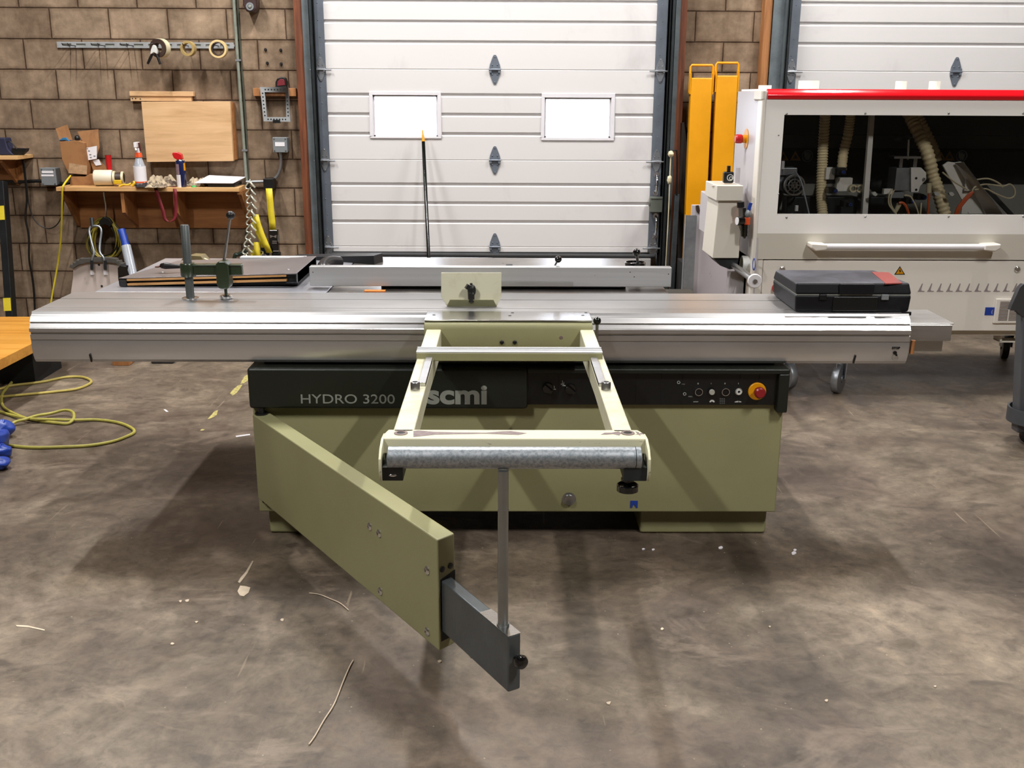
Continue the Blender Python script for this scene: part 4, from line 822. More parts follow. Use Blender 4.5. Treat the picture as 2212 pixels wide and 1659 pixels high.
MB().slab([at(120,278,7.44),at(145,269,7.44),at(156,302,7.42),at(130,306,7.42)],(0,.004,0)).build('box_flap',M_card,t)
MB().slab([at(167,284,7.47),at(212,279,7.47),at(215,318,7.47),at(206,344,7.47),at(185,318,7.44)],(0,.004,0)).build('box_flap',M_card,t)
MB().slab([at(149,352,7.397),at(188,358,7.397),at(187.5,377,7.397),at(148,374,7.397)],(0,.002,0)).build('packing_tape',M_tapeg,t)
MB().slab([at(183,320,7.434),at(209,315,7.434),at(209,343,7.434),at(191,346,7.434)],(0,.002,0)).build('paper_label',M_white,t)
mb=MB()
for px,py in ((188,321),(192,326),(195,334),(196,340),(204,337)): c=at(px,py,7.4325); mb.box(c.x-.007,c.x+.007,7.4325,7.434,c.z-.003,c.z+.003)
mb.build('label_print',M_gbox,t,smooth=0)
tag(MB().prism([gz(126,304,7.41),gz(134,298,7.41),gz(142,297,7.41),gz(151,306,7.41),gz(140,303,7.41)],'y',7.41,7.45).build('blue_cloth',mat('cyan_blue_plastic',lin('2a6a94'),.5,0,.1,9),bevel=.003),'bright blue plastic bag poking out of the cardboard box','bag')
tag(MB().sph(at(167,299,7.45),(.018,.02,.022)).build('black_bottle',M_black),'small round black bottle top sticking out of the cardboard box','bottle')
# red torch
c=at(237,372,7.46); z1=at(237,335,7.46).z
t=thing('red_torch','upright red plastic tube standing behind the white fitting','tube',(c.x,7.46,iz)); MB().lathe([(.020,0),(.020,.07),(.017,.078),(.0215,z1-iz-.002),(.0225,z1-iz)],(c.x,7.46,iz),(0,0,1),20).build('tube_body',M_red,t)
MB().lathe([(.0195,0),(.0195,.0005)],(c.x,7.46,z1+.0003),(0,0,1),20).build('tube_opening',M_brown,t)
# white pipe fitting lying on its side
zc=(at(225,367,7.34).z+iz)/2; Rr=zc-iz; x0=at(205,386,7.34).x; x1=at(243,386,7.34).x; x2=at(277,386,7.34).x
t=thing('pipe_fitting','dirty cream plastic pipe fitting lying on the shelf','pipe fitting',(x0+.06,7.34,iz))
MB().lathe([(Rr*.95,0),(Rr,.006),(Rr*.99,x1-x0-.012),(Rr*.94,x1-x0)],(x0,7.34,zc),(1,.12,0),28).build('fitting_body',speck('soiled_cream',lin('ddd3bd'),lin('8a7360'),12,.62,.74,.45),t)
for dx,rr in ((0.006,.86),(.062,.80)):
    MB().ring((x1+dx+.008,7.345+dx*.1,zc),(1,.12,0),Rr*rr,Rr*rr-.010,.016,28).build('fitting_collar',M_cream,t)
MB().lathe([(Rr*.68,0),(Rr*.68,.082)],(x1-.005,7.345,zc),(1,.12,0),24).build('fitting_core',M_brown,t)
# pliers
t=thing('yellow_pliers','yellow handled pliers lying in front of the white fitting','pliers',(at(268,400,7.27).x,7.27,iz))
MB().tube(spline([at(257,403,7.27),at(266,399,7.275),at(276,399.5,7.28),at(283,396,7.29)],5),[.007]*16,8).build('plier_handle',M_yels,t)
MB().tube(spline([at(284,402,7.27),at(290,396,7.275),at(288,392,7.28)],5),[.008]*11,8).build('plier_handle',M_yels,t)
MB().bar(at(287,398,7.28),at(296,401,7.29),.02,.012).build('plier_jaw',M_darkst,t,bevel=.002)
a=at(245,389,7.27); b=at(262,398,7.27); tag(MB().box(a.x,b.x,7.265,7.29,b.z,a.z).build('yellow_box_cutter',M_yels,bevel=.005),'short yellow tool handle clipped against the white fitting','tool handle')
# spray bottle
c=at(305,400,7.33); X=c.x; hz=lambda y:at(305,y,7.33).z-iz
t=thing('spray_bottle','clear spray bottle with white label and orange collar','spray bottle',(X,7.33,iz))
MB().lathe([(.038,0),(.042,.006),(.042,hz(366)),(.041,hz(361)),(.030,hz(350)),(.022,hz(342)),(.020,hz(339))],(X,7.33,iz),(0,0,1),28).build('bottle_body',M_plas,t)
MB().lathe([(.0425,0),(.0425,hz(359)-hz(392))],(X,7.33,iz+hz(392)),(0,0,1),28).build('bottle_label',M_white,t)
MB().lathe([(.0428,0),(.0428,.010)],(X,7.33,iz+hz(394.5)),(0,0,1),28).build('label_band',M_orange,t)
MB().lathe([(.026,0),(.026,.004),(.022,hz(329.5)-hz(339))],(X,7.33,iz+hz(339.5)),(0,0,1),24).build('orange_collar',M_orange,t)
MB().cyl((X,7.33,iz+hz(330)),(X,7.33,iz+hz(320)),.013,n=14).box(X-.014,X+.006,7.29,7.36,iz+hz(318),iz+hz(307)).bar((X-.004,7.30,iz+hz(319)),(X+.004,7.28,iz+hz(324)),.012,.006).build('spray_head',M_white,t,bevel=.002)
MB().bar((X+.012,7.33,iz+hz(308)),(X+.018,7.33,iz+hz(326)),.012,.012).build('spray_trigger',mat('dark_red_plastic',lin('4b1c18'),.4),t,bevel=.002)
# aerosol can
c=at(394,405,7.29); X=c.x; h2=lambda y:at(394,y,7.29).z-iz
t=thing('aerosol_can','dark blue aerosol can with red cap and white label','spray can',(X,7.29,iz))
MB().lathe([(.031,0),(.0325,.004),(.0325,h2(349)),(.030,h2(346.5))],(X,7.29,iz),(0,0,1),28).build('can_body',M_navy,t)
MB().lathe([(.028,0),(.024,.008),(.020,.010)],(X,7.29,iz+h2(347)),(0,0,1),24).build('can_shoulder',M_chrome,t)
MB().prism([(X-.038,iz+h2(341)),(X-.048,iz+h2(333)),(X-.044,iz+h2(329.5)),(X-.01,iz+h2(328.5)),(X+.016,iz+h2(333)),(X+.022,iz+h2(344)),(X-.012,iz+h2(346))],'y',7.27,7.31).build('red_cap',M_red,t,bevel=.006)
def patch(y0,y1,a0,a1,name,m):
    rows=[]
    for zz in (iz+h2(y1),iz+h2(y0)): rows.append([(X+.0333*math.sin(rad(a_)),7.29-.0333*math.cos(rad(a_)),zz) for a_ in range(a0,a1+1,8)])
    MB().grid(rows).build(name,m,t)
patch(377,404,-66,6,'white_label',M_white); patch(354,376,-60,-4,'printed_label',mat('grey_red_label',lin('8a7078'),.4,0,.3,60)); patch(352,368,52,84,'yellow_label',M_yelp)
# rags
def heap(name,label,cat,pts,Y,m,seed,amp=.03,n=26,hh=None):
    rnd=random.Random(seed); x0=at(pts[0],400,Y).x; x1=at(pts[1],400,Y).x; top=at(350,pts[2],Y).z-iz; rows=[]
    for i_ in range(n):
        v_=i_/(n-1); row=[]
        for j in range(n):
            u_=j/(n-1); ed=min(u_,1-u_,v_,1-v_)*4; ed=min(1,ed); ph=seed*1.7
            h_=top*ed**.6*(.50+.28*math.sin(u_*17+ph+3*math.sin(v_*6))+.25*math.sin(v_*13+u_*9+ph*2)+.15*math.sin(u_*41+v_*23))
            row.append((x0+(x1-x0)*u_+rnd.uniform(-.004,.004),Y-.09+.18*v_+rnd.uniform(-.004,.004),iz+.002+max(0,h_)))
        rows.append(row)
    o=MB().grid(rows).build(name,m,solid=.004,sub=1,smooth=180); return tag(o,label,cat)
heap('rag_heap','crumpled soiled cream rags on the shelf between bottle and can','rag',(309,388,379),7.38,M_rag,3)
heap('dark_glove','dark crumpled glove lying beside the spray bottle base','glove',(300,345,395),7.30,M_ragd,5)
heap('cream_rag','small cream crumpled rag at the front edge of the shelf','rag',(322,362,388),7.27,M_rag,9)
heap('dusty_rag','pale dusty rag behind the blue can','rag',(402,450,384),7.43,M_rag,14)
# green cap, white tray, red strap
tag(MB().sph(at(419,404,7.28)+Vector((0,0,.0)),(.019,.015,.012)).build('green_plug',mat('bright_green_plastic',lin('35a050'),.4,0,.1,9)),'small bright green plastic plug at the shelf front','plug')
q=[at(421,394.5,7.27),at(504,399,7.27),at(530,382,7.50),at(452,378,7.50)]
za=q[0].z
t=thing('white_tray','flat white sheet lying on a dark base at the right shelf end','tray',(at(475,400,7.38).x,7.38,iz))
MB().slab([(v.x,v.y,max(v.z,iz+.03)) for v in q],(0,0,-.004)).build('white_sheet',M_white,t)
xa,xb=at(450,400,7.30).x,at(508,400,7.30).x; MB().box(xa,xb,7.29,7.49,iz,iz+.024).build('dark_base',M_black,t,bevel=.003)
rs=[at(336,404,7.30),at(337,409,7.225),at(342,425,7.225),at(352,455,7.225),at(357,474,7.225),at(367,479,7.225),at(378,470,7.225),at(380,440,7.225),at(378,412,7.225),at(376,403,7.29)]
rp=spline(rs,6); rows=[[p+Vector((-.012,0,0)),p+Vector((.012,0,0))] for p in rp]
tag(MB().grid(rows).build('red_strap',M_dred,solid=.003),'dark red webbing strap looped down over the shelf edge','strap')
# ---- below the shelf
t=thing('cord_coil','large coil of yellow extension cord hanging on a hook under the shelf','cord coil',at(226,555,7.40))
M_cordy=mat('olive_yellow_cord',lin('8f7f2c'),.5,0,.2,30)
for k in range(36):
    rnd=random.Random(k); cx,cy=226+rnd.uniform(-5,5),517+rnd.uniform(-4,4); rx=37*rnd.uniform(.68,1.02); ry=44*rnd.uniform(.84,1.04); Y=7.36+rnd.uniform(0,.12)
    pts=[at(cx+rx*math.sin(a)*(1-.18*math.cos(a)),cy-ry*math.cos(a),Y+.01*math.sin(3*a+k)) for a in [2*math.pi*j/36 for j in range(36)]]
    MB().tube(pts,.0055,6,closed=True).build('cord_turn',M_cordy if k%4 else M_black,t)
MB().prism(pp([(214,478),(224,468),(236,471),(243,482),(238,490),(228,484),(218,488)],7.345),'y',7.335,7.36).build('cord_wrap',M_black,t,bevel=.004)
MB().tube(spline([at(224,415,7.36),at(226,428,7.36),at(228,440,7.36),at(229,455,7.36),at(228,468,7.355)],5),.006,8).build('steel_hook',M_chrome,t)
tag(MB().tube(spline([at(152,380,7.40),at(145,389,7.30),at(138,399,7.235),at(135,408,7.22),at(134,440,7.25),at(133,480,7.3),at(131,520,7.35),at(124,575,7.4),at(114,630,7.4),at(108,665,7.4),at(100,700,7.4)],7),.0062,8).build('extension_cord',M_yel),'single yellow cord hanging from the left shelf end to the floor','cord')
# shrink wrap roll with blue tube leaning on the wall
A=at(262,496,7.31);Bq=at(272,531,7.27);Cq=at(308,690,7.08); Cq.z=max(Cq.z,.03)
t=thing('wrap_roll','roll of clear stretch wrap on a blue core leaning against the wall','wrap roll',Cq); MB().cyl(A,Bq,.026,n=20).build('blue_core',M_blue,t)
MB().cyl(Bq,Cq,.034,n=20).build('plastic_film',M_plas,t)
# shovel
t=thing('scoop_shovel','wide scuffed pinkish white scoop shovel with jagged dark lip and steel handle','shovel',at(208,690,7.1))
q=[(158,572),(175,566),(200,563),(235,563),(258,569),(266,582),(276,780),(136,780),(150,650),(157,600)]
sh_rows=[]
YS=7.12
MB().prism(pp(q,YS),'y',YS,YS+.012).build('scoop_blade',M_shov,t,bevel=.004)
lip=[(149,578),(152,571),(157,573),(157,566),(163,568),(164,561),(170,563),(172,558),(180,559),(200,557),(232,557),(250,559),(252,564),(258,563),(260,569),(266,569),(267,575),(272,577),(264,583),(250,569),(225,566),(190,567),(170,572),(158,580)]
MB().prism(pp(lip,YS-.03),'y',YS-.03,YS+.02).build('jagged_lip',mat('grey_brown_rubber',lin('4a4540'),.7,0,.2,30),t,bevel=.002)
hb=spline([at(197,580,YS-.03),at(199,560,YS-.03),at(203,545,YS-.02),at(197,520,YS),at(193,500,YS+.02),at(196,490,YS+.03),at(205,488,YS+.03),at(215,490,YS+.03),at(219,500,YS+.02),at(216,525,YS),at(216,545,YS-.02),at(224,558,YS-.03),at(226,580,YS-.03)],6)
MB().tube(hb,.008,10).build('steel_loop',M_galvp,t); MB().cyl(at(200,490,YS+.03),at(198,471,YS+.05),.013,n=14).build('handle_stub',M_darkst,t)
for px in (198,227):
    MB().bar(at(px,562,YS-.035),at(px+1,583,YS-.035),.018,.014,(0,1,0)).build('handle_clip',M_darkst,t,bevel=.002); pb(MB(),px-4,586,px+5,594,YS-.006,.006).build('rivet_plate',M_white,t)
for px,py in ((214,572),(220,618)): c=at(px,py,YS); MB().lathe([(.008,0),(.008,.002)],(c.x,YS,c.z),(0,-1,0),10).build('rivet_hole',M_darkst,t)
# black grip of another tool beside the shovel
tag(MB().prism(pp([(256,578),(262,572),(276,574),(274,584),(278,596),(280,720),(262,720)],6.9),'y',6.88,6.92).build('black_grip',M_black,bevel=.006),'black plastic grip beside the scoop shovel edge','grip')
# ---- chain of hooks and straps
t=thing('hook_chain','shiny zigzag chain of steel wire hooks hanging beside the shelf','hook chain',at(540,580,7.35))
M_wire=mat('plated_wire',(.80,.81,.68),.25,.6,.15,30)
for k in range(11):
    y=393+k*15.6 if k<9 else 393+9*15.6+(k-9)*17; x=540+(k*1.1 if k<4 else (1.8 if k<7 else 0)-(max(0,k-7))*3.2); Y=7.33+.008*(k%2)
    s_=1.0; pts=[at(x-2,y,Y),at(x-9,y+9,Y),at(x-8,y+14,Y),at(x-2,y+15.5,Y-.01),at(x+1,y+13,Y-.02)]
    pts2=[at(x+1,y,Y-.012),at(x+6,y+7,Y-.016),at(x+11,y+12,Y-.012)]
    MB().tube(spline(pts,3),.0055,6).tube(spline(pts2,3),.0065,6).build('wire_hook',M_wire,t)
MB().tube([at(540,388,7.37),at(540,396,7.345)],.004,6).tube([at(540,388,7.37),at(540,389,7.52)],.004,6).build('top_hook',M_wire,t)
def strap(pts,w,Y,name,m,par,th=.003,dx=1):
    rows=[]; 
    for x,y in pts: rows.append([at(x-w/2,y,Y),at(x+w/2,y,Y)])
    return MB().grid(rows).build(name,m,par,solid=th)
t=thing('loose_yellow_strap','folded yellow tie-down strap hanging below the hook chain','strap',at(560,570,7.40))
strap([(552,463),(556,480),(564,503),(574,527),(582,546)],13,7.345,'strap_fold',M_yel,t); strap([(550,480),(557,500),(565,518),(570,535)],12,7.35,'strap_fold',M_yel,t)
strap([(554,523),(556,545),(560,580)],13,7.36,'strap_fold',M_yel,t); strap([(546,540),(547,555),(548,580)],10,7.38,'strap_fold',M_yel,t)
mb=MB()
for px,py in ((566,545),(572,552),(569,560),(576,566)): mb.tube(spline([at(px-4,py-4,7.36),at(px+3,py,7.35),at(px-2,py+6,7.36)],4),.006,6)
mb.build('ratchet_hardware',M_chrome,t); pb(MB(),562,534,583,585,7.37,.03).build('ratchet_body',M_black,t,bevel=.006)
t=thing('ratchet_strap','bright yellow ratchet strap hanging straight from a black bracket','ratchet strap',at(590,570,7.40))
pb(MB(),568,386,590,410,7.40,.12).build('strap_bracket',M_black,t,bevel=.004)
strap([(581,407),(583,430),(585,455),(588,480),(589,498)],14,7.385,'webbing',M_yel,t)
pb(MB(),581,497,602,545,7.37,.05).build('ratchet_body',M_blackg,t,bevel=.005); pb(MB(),586,545,606,580,7.38,.05).build('ratchet_handle',M_black,t,bevel=.008)
mb=MB()
for y0,y1,x0,x1 in ((520,522,588,598),(524,526,588,598),(541,543.5,590,602)): pb(mb,x0,y0,x1,y1,7.36,.012)
mb.prism(pp([(583,507),(591,510),(598,507),(597,514),(590,511),(584,514)],7.366),'y',7.362,7.37); mb.build('ratchet_pins',M_chrome,t); pb(MB(),599,508,603,522,7.355,.02).build('release_lever',M_steel,t)
# green hose end beside chain
tag(MB().tube(spline([at(496,700,7.4),at(505,565,7.4),at(515,550,7.4),at(527,546,7.4),at(532,556,7.4),at(530,700,7.4)],6),.014,8).build('green_hose',mat('dark_green_hose',lin('1f2b22'),.4,0,.2,9)),'dark green hose loop standing low beside the hook chain','hose')
# broom handle
A=at(912.7,280,7.385);A2=at(914.5,306,7.37);Bq=at(927,575,7.10); dd_=(Bq-A2); k_=(A2.z-.01)/(-dd_.z); Cq=A2+dd_*k_
t=thing('broom_handle','long black pole with yellow tip leaning against the white door','pole',Cq)
MB().tube([A,A2],[.004,.0125],12).build('yellow_tip',M_yelp,t); MB().cyl(A2,Cq,.0125,n=14).build('black_shaft',M_blackg,t)
# ---- left edge: black post with yellow tags, plywood sheet, cords, glove
A=at(4,392,7.2);Bq=at(25,690,7.0); k_=(A.z-.01)/(A.z-Bq.z); Cq=A+(Bq-A)*k_
t=thing('black_post','tall black steel post with yellow tags leaning at the left edge','post',Cq)
MB().bar(A,Cq,.07,.05,(1,0,0)).build('post_bar',mat('black_paint',lin('121416'),.4,0,.3,12),t,bevel=.004)
for (x,y0,y1) in ((2,443,473),(17,641,669)):
    f0=(y0-392)/298; P0=A+(Bq-A)*f0; f1=(y1-392)/298; P1=A+(Bq-A)*f1; MB().bar(P0+Vector((-.005,-.038,0)),P1+Vector((-.005,-.038,0)),.004,.05,(1,0,0)).build('yellow_tag',M_yel,t)
PZ_=.30
q=[onz(-60,684,PZ_),onz(130,684,PZ_),onz(130,706,PZ_),onz(67,743,PZ_),onz(-10,778,PZ_)]; q[4]=onz(-60,806,PZ_)
tag(MB().prism([(v.x,v.y) for v in (q[0],q[1],q[2],q[3],q[4])],'z',PZ_-.055,PZ_).build('plywood_sheet',M_ply,bevel=.002),'thick amber plywood sheet lying flat behind the left table end','plywood sheet')
c=(q[0]+q[3])/2; tag(MB().box(q[0].x-.1,q[3].x-.12,q[3].y+.25,q[0].y-.1,0,PZ_-.056).build('dark_crate',M_dark),'dark base crate carrying the amber plywood sheet','crate')
def fl(px,py,h=.008): v=onz(px,py,0); v.z=h; return v
r_=.0078
tag(MB().tube(spline([fl(110,745),fl(68,782),fl(46,794),fl(33,804),fl(28,818),fl(26,828),fl(14,842),fl(5,855),fl(4,872),fl(10,884),fl(28,895),fl(58,907),fl(90,913),fl(125,917),fl(147,918),fl(160,912,.02),fl(158,902,.03),fl(140,898,.03),fl(110,901,.02),fl(80,908,.025),fl(55,916,.025),fl(33,920,.02),fl(10,930)],8),r_,8).build('floor_cord',M_cord),'yellow extension cord on the floor with the small doubled loop by the glove','cord')
tag(MB().tube(spline([fl(-20,848),fl(8,841),fl(25,836),fl(90,828),fl(140,818),fl(175,817),fl(194,823),fl(195,831),fl(170,842),fl(140,847),fl(60,855),fl(5,860),fl(-20,862)],8),r_,8).build('floor_cord',mat('pale_yellow_cord',lin('b3a253'),.55,0,.12,30)),'yellow extension cord making the long narrow floor loop below the plywood','cord')
tag(MB().tube(spline([fl(-20,885),fl(15,897),fl(60,912,.02),fl(110,914,.02),fl(160,913,.014),fl(210,910),fl(255,916),fl(283,927),fl(290,937),fl(272,947),fl(240,958),fl(190,966),fl(130,969),fl(70,970),fl(25,966),fl(0,960)],8),r_,8).build('floor_cord',M_cord),'yellow extension cord forming the widest loop on the floor','cord')
# blue glove
t=thing('blue_glove','crumpled blue work glove on the floor at the left edge','glove',fl(0,970,0))
g0=fl(-5,930,0)
def lump(c,r,seed,name,par,m):
    rnd=random.Random(seed); mb=MB(); mb.sph(c,r,14,10); mb.v=[v+Vector((rnd.uniform(-1,1)*r[0]*.2,rnd.uniform(-1,1)*r[1]*.2,rnd.uniform(-1,1)*r[2]*.2)) for v in mb.v]
    mb.v=[Vector((v.x,v.y,max(v.z,.002))) for v in mb.v]; return mb.build(name,m,par,smooth=70,sub=1)
lump(onz(6,925,.05),(.055,.06,.045),4,'glove_palm',t,M_blue); lump(onz(-8,950,.06),(.06,.09,.05),6,'glove_fold',t,M_blue); lump(onz(4,975,.035),(.045,.045,.035),8,'glove_cuff',t,M_blue); lump(onz(-4,1000,.03),(.05,.05,.03),11,'glove_cuff',t,M_blue)
# offcuts under the table
c=fl(262,790,0); tag(MB().box(c.x-.055,c.x+.05,c.y,c.y+.09,.0005,.05).build('wood_offcut',M_pinel,bevel=.002),'small wood offcut block on the floor under the left table','wood block')
c=fl(350,786,0); tag(MB().box(c.x-.07,c.x+.07,c.y,c.y+.12,.0005,.045).build('black_foot_block',M_rubber,bevel=.008),'low black rubber block on the floor right of the wood offcut','rubber block')
# tools at the rear of the tray (brown disc and black handle)
zt2=z1_
A=onz(348,574,zt2+.02); c=at(370,574,4.62)
t=thing('black_handled_knife','black handled scraper lying on the rear edge of the tray','scraper',(c.x,4.58,zt2)); MB().tube([onz(350,574,zt2+.013),onz(357,574,zt2+.016),onz(372,575,zt2+.013),onz(392,576,zt2+.010)],[.011,.014,.011,.007],10).build('tool_handle',M_black,t); MB().bar(onz(350,574,zt2+.010),onz(338,577,zt2+.010),.016,.004).build('tool_blade',mat('rusty_blade',lin('5c3a2e'),.6,.3),t)
c=at(430,575,4.72); 
t=thing('leather_tool_belt','olive and tan tool pouch behind the hold down clamp','pouch',(c.x,4.72,TZ+.001))
zc_=TZ+.004
MB().prism([(x_,max(z_,zc_)) for x_,z_ in pp([(388,600),(388,568),(398,556),(415,551),(436,552),(450,568),(462,578),(470,600)],4.72)],'y',4.70,4.78).build('pouch_body',mat('olive_leather',lin('6a5c38'),.6,0,.2,14),t,bevel=.01)
MB().prism(pp([(440,557),(455,563),(466,571),(460,573),(448,568)],4.69),'y',4.685,4.70).build('pouch_trim',M_cream,t,bevel=.003)
# ================================================================= right side
# forklift tine sleeves
def sleeve(x0,x1,yt,yc,label):
    Y=7.28; a=at(x0,yt,Y); b=at(x1,yc,Y); t=thing('fork_sleeve',label,'forklift fork extension',((a.x+b.x)/2,Y+.05,0),'two yellow fork extensions against the wall')
    lean=lambda z:Y+.09*(z/2.0)
    zt=at(x0,yc,Y+.08).z
    mb=MB().hexa([(a.x+.008,Y,0.001),(b.x-.008,Y,0.001),(b.x-.008,Y+.09,0.001),(a.x+.008,Y+.09,0.001)],[(a.x+.008,lean(zt),zt),(b.x-.008,lean(zt),zt),(b.x-.008,lean(zt)+.07,zt),(a.x+.008,lean(zt)+.07,zt)])
    mb.build('sleeve_body',M_yelp,t,bevel=.008,seg=3)
    z1=at(x0,yt,Y+.09).z; yy=lean(zt)+.03; zb=zt-.10
    MB().tube([(a.x+.004,yy,zb),(a.x+.004,yy,z1-.02),(a.x+.012,yy,z1-.008),(b.x-.012,yy,z1-.008),(b.x-.004,yy,z1-.02),(b.x-.004,yy,zb)],.009,10).build('retaining_loop',M_yelp,t)
    MB().box(a.x+.0,a.x+.008,yy-.03,yy+.03,zb-.01,zt+.03).box(b.x-.008,b.x,yy-.03,yy+.03,zb-.01,zt+.03).build('loop_plate',M_yelp,t,bevel=.001)
sleeve(1497,1547.5,138,168,'left, slightly lower yellow fork extension with black slot leaning on the block wall')
sleeve(1553,1603,133,163,'right, taller yellow fork extension leaning on the block wall by the white machine')
# dark boards and bars leaning beside the door
A=at(1500,640,7.44)
mb=MB().prism(pp([(1470,265),(1478,264),(1487,330),(1495,440)],7.44)+[(at(1497,640,7.44).x,.001),(at(1466,640,7.44).x,.001)]+pp([(1465,420)],7.44),'y',7.44,7.46)
tag(mb.build('dark_board',mat('dark_brown_board',lin('2a2320'),.7,0,.2,9),bevel=.002),'tall dark tapered board leaning on the block wall behind the yellow extensions','board')
A=at(1462,420,7.36);Bq=at(1450,640,7.15); k_=A.z/(A.z-Bq.z); Cq=A+(Bq-A)*k_
tag(MB().bar(A,Cq,.035,.035,(0,1,0)).build('dark_bar',M_darkst,bevel=.003),'dark steel bar leaning beside the right door track','bar')
t=thing('rope_cleat','frayed pale pull rope tied beside the right door track','rope',at(1449,335,7.30))
MB().tube(spline([at(1449,338,7.32),at(1447,380,7.32),at(1445,440,7.32),at(1441,520,7.32),at(1438,580,7.32)],6),.004,6).build('rope_line',M_cream,t)
lump(at(1449,333,7.32),(.022,.02,.022),3,'rope_knot',t,M_cream); lump(at(1446,388,7.32),(.018,.016,.03),5,'rope_knot',t,M_cream)
t=thing('latch_hook','black square hook bar on the wall right of the door track','hook bar',at(1460,323,7.34)); MB().tube([at(1446,325,7.34),at(1462,325,7.34),at(1463,345,7.34),at(1462,420,7.34)],.0065,8).build('hook_rod',M_black,t)
# scuffed white board and channel
Y=6.75; a=at(1495,443,Y); b=at(1592,700,Y)
sboard=tag(MB().box(a.x,b.x,Y,Y+.03,.001,a.z).build('scuffed_board',M_pan,bevel=.002),'scuffed pinkish white board standing between the saw and white machine','board')
Y=6.69; a=at(1482,465,Y); b=at(1494,700,Y); tag(MB().box(a.x,b.x-.002,Y,Y+.004,.001,a.z).box(a.x,a.x+.004,Y,Y+.05,.001,a.z).box(b.x-.006,b.x-.002,Y,Y+.05,.001,a.z).build('steel_channel',M_galvp,bevel=.001),'upright galvanised steel channel beside the scuffed white board','channel')
Y=6.75; c=at(1507,454,Y); (MB().prism(pp([(1503,444),(1509,443),(1512,455),(1510,462),(1505,458),(1503,452)],Y-.002),'y',Y-.004,Y).build('torn_patch',M_brown,sboard))
# dark container behind, filling the gap right of the saw
a=at(1449,560,6.9); tag(MB().box(at(1466,600,7.1).x,at(1490,600,7.1).x,7.0,7.2,.001,at(1470,562,7.1).z).build('black_bin',M_dark,bevel=.005),'black bin standing in the gap right of the centre door','bin')
# ---------------------------------------------------------------- edge banding machine
EY=5.55
bx0=at(1650,300,EY).x; BX1=3.65
z=lambda y,Yq=EY:at(1900,y,Yq).z
eb=thing('edge_bander','long off-white edge banding machine with red top stripe on castors','edge banding machine',((bx0+BX1)/2,6.1,0))
def E(mb,name,m,par=eb,**k): return mb.build(name,m,par,**k)
ztop=z(193); YB=6.45
wx0=at(1687,350,EY).x; wx1=BX1-.25; wz1,wz0=z(249),z(463.5); hz0=z(563)+.004; hz1=z(216)
# hood frame: front shell with opening
fr=MB()
fr.box(bx0,BX1,EY,EY+.02,wz1,hz1).box(bx0,BX1,EY,EY+.02,z(505),wz0).box(bx0,wx0,EY,EY+.02,wz0,wz1).box(wx1,BX1,EY,EY+.02,wz0,wz1)
hood=E(fr,'hood_frame',M_band,smooth=0)
E(MB().prism([(EY,z(505)),(EY+.012,hz0),(EY+.03,hz0),(EY+.03,z(505))],'x',bx0-.004,BX1),'hood_skirt',M_bandd)
E(MB().box(bx0,BX1,EY+.02,YB-.3,ztop-.01,ztop),'hood_roof',M_band)
E(MB().box(wx0-.02,wx1+.02,EY+.022,EY+.026,wz0-.02,wz1+.02),'hood_window',M_poly,smooth=0)
E(MB().prism([(EY+.02,hz1),(EY-.004,hz1+.002),(EY-.010,hz1+.02),(EY-.006,(hz1+ztop)/2),(EY+.004,ztop-.01),(EY+.02,ztop)],'x',bx0+.004,BX1),'red_stripe',M_redg,smooth=60)
for px in (1699,1869,2049,2210):
    for py in (245 if px>1700 else 246,468 if px>1700 else 470): c=at(px,py,EY); MB().sph((c.x,EY-.001,c.z),(.006,.004,.006),10,6).build('hood_screw',M_steel,hood)
for py in (292,419): c=at(1682,py,EY); MB().sph((c.x,EY-.001,c.z),(.004,.003,.004),8,5).build('hood_screw',M_steel,hood)
# left end: side wall with corner post
sx=at(1643,400,EY-.0).x
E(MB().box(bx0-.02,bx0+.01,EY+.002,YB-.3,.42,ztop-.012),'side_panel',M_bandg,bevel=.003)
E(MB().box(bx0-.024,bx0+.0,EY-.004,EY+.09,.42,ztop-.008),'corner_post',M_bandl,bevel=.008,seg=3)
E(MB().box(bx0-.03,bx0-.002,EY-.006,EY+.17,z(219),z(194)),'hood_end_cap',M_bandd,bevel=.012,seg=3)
for px,w_ in ((1752,.055),(1953,.03),(2026,.03),(1657,.035)):
    c=at(px,193,EY+.2); E(MB().lathe([(w_,0),(w_,.045 if px!=1657 else .02)],(c.x,EY+.25,ztop),(0,0,1),20),'roof_stub',M_bandl)
# handle bar
hzz=z(530); ha=at(1760,530,EY-.05).x; hb_=at(2147,530,EY-.05).x
hd_=E(MB().cyl((ha+.05,EY-.055,hzz),(hb_-.01,EY-.055,hzz),.0165,n=18),'handle_bar',M_white)
for xx,s in ((ha,1),(hb_,-1)): MB().prism([(xx-.028*s,hzz+.02),(xx+.06*s,hzz+.015),(xx+.06*s,hzz-.016),(xx-.0*s,hzz-.022),(xx-.026*s,hzz-.006)],'y',EY-.078,EY+.008).build('handle_mount',M_bandl,hd_,bevel=.008)
# lower cabinet
lz0=z(716); lx0=at(1647,600,EY+.02).x
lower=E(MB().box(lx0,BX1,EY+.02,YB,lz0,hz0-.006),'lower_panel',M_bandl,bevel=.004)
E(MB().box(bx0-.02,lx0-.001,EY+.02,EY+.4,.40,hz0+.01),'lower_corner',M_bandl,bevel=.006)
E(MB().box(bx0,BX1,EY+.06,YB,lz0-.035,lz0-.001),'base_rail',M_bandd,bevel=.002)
for a_ in (2160,): x=at(a_,735,EY+.1).x; E(MB().box(x,x+.3,EY+.1,EY+.18,lz0-.085,lz0-.077).box(x,x+.012,EY+.1,EY+.18,lz0-.08,lz0-.035),'fork_bracket',M_bandd)
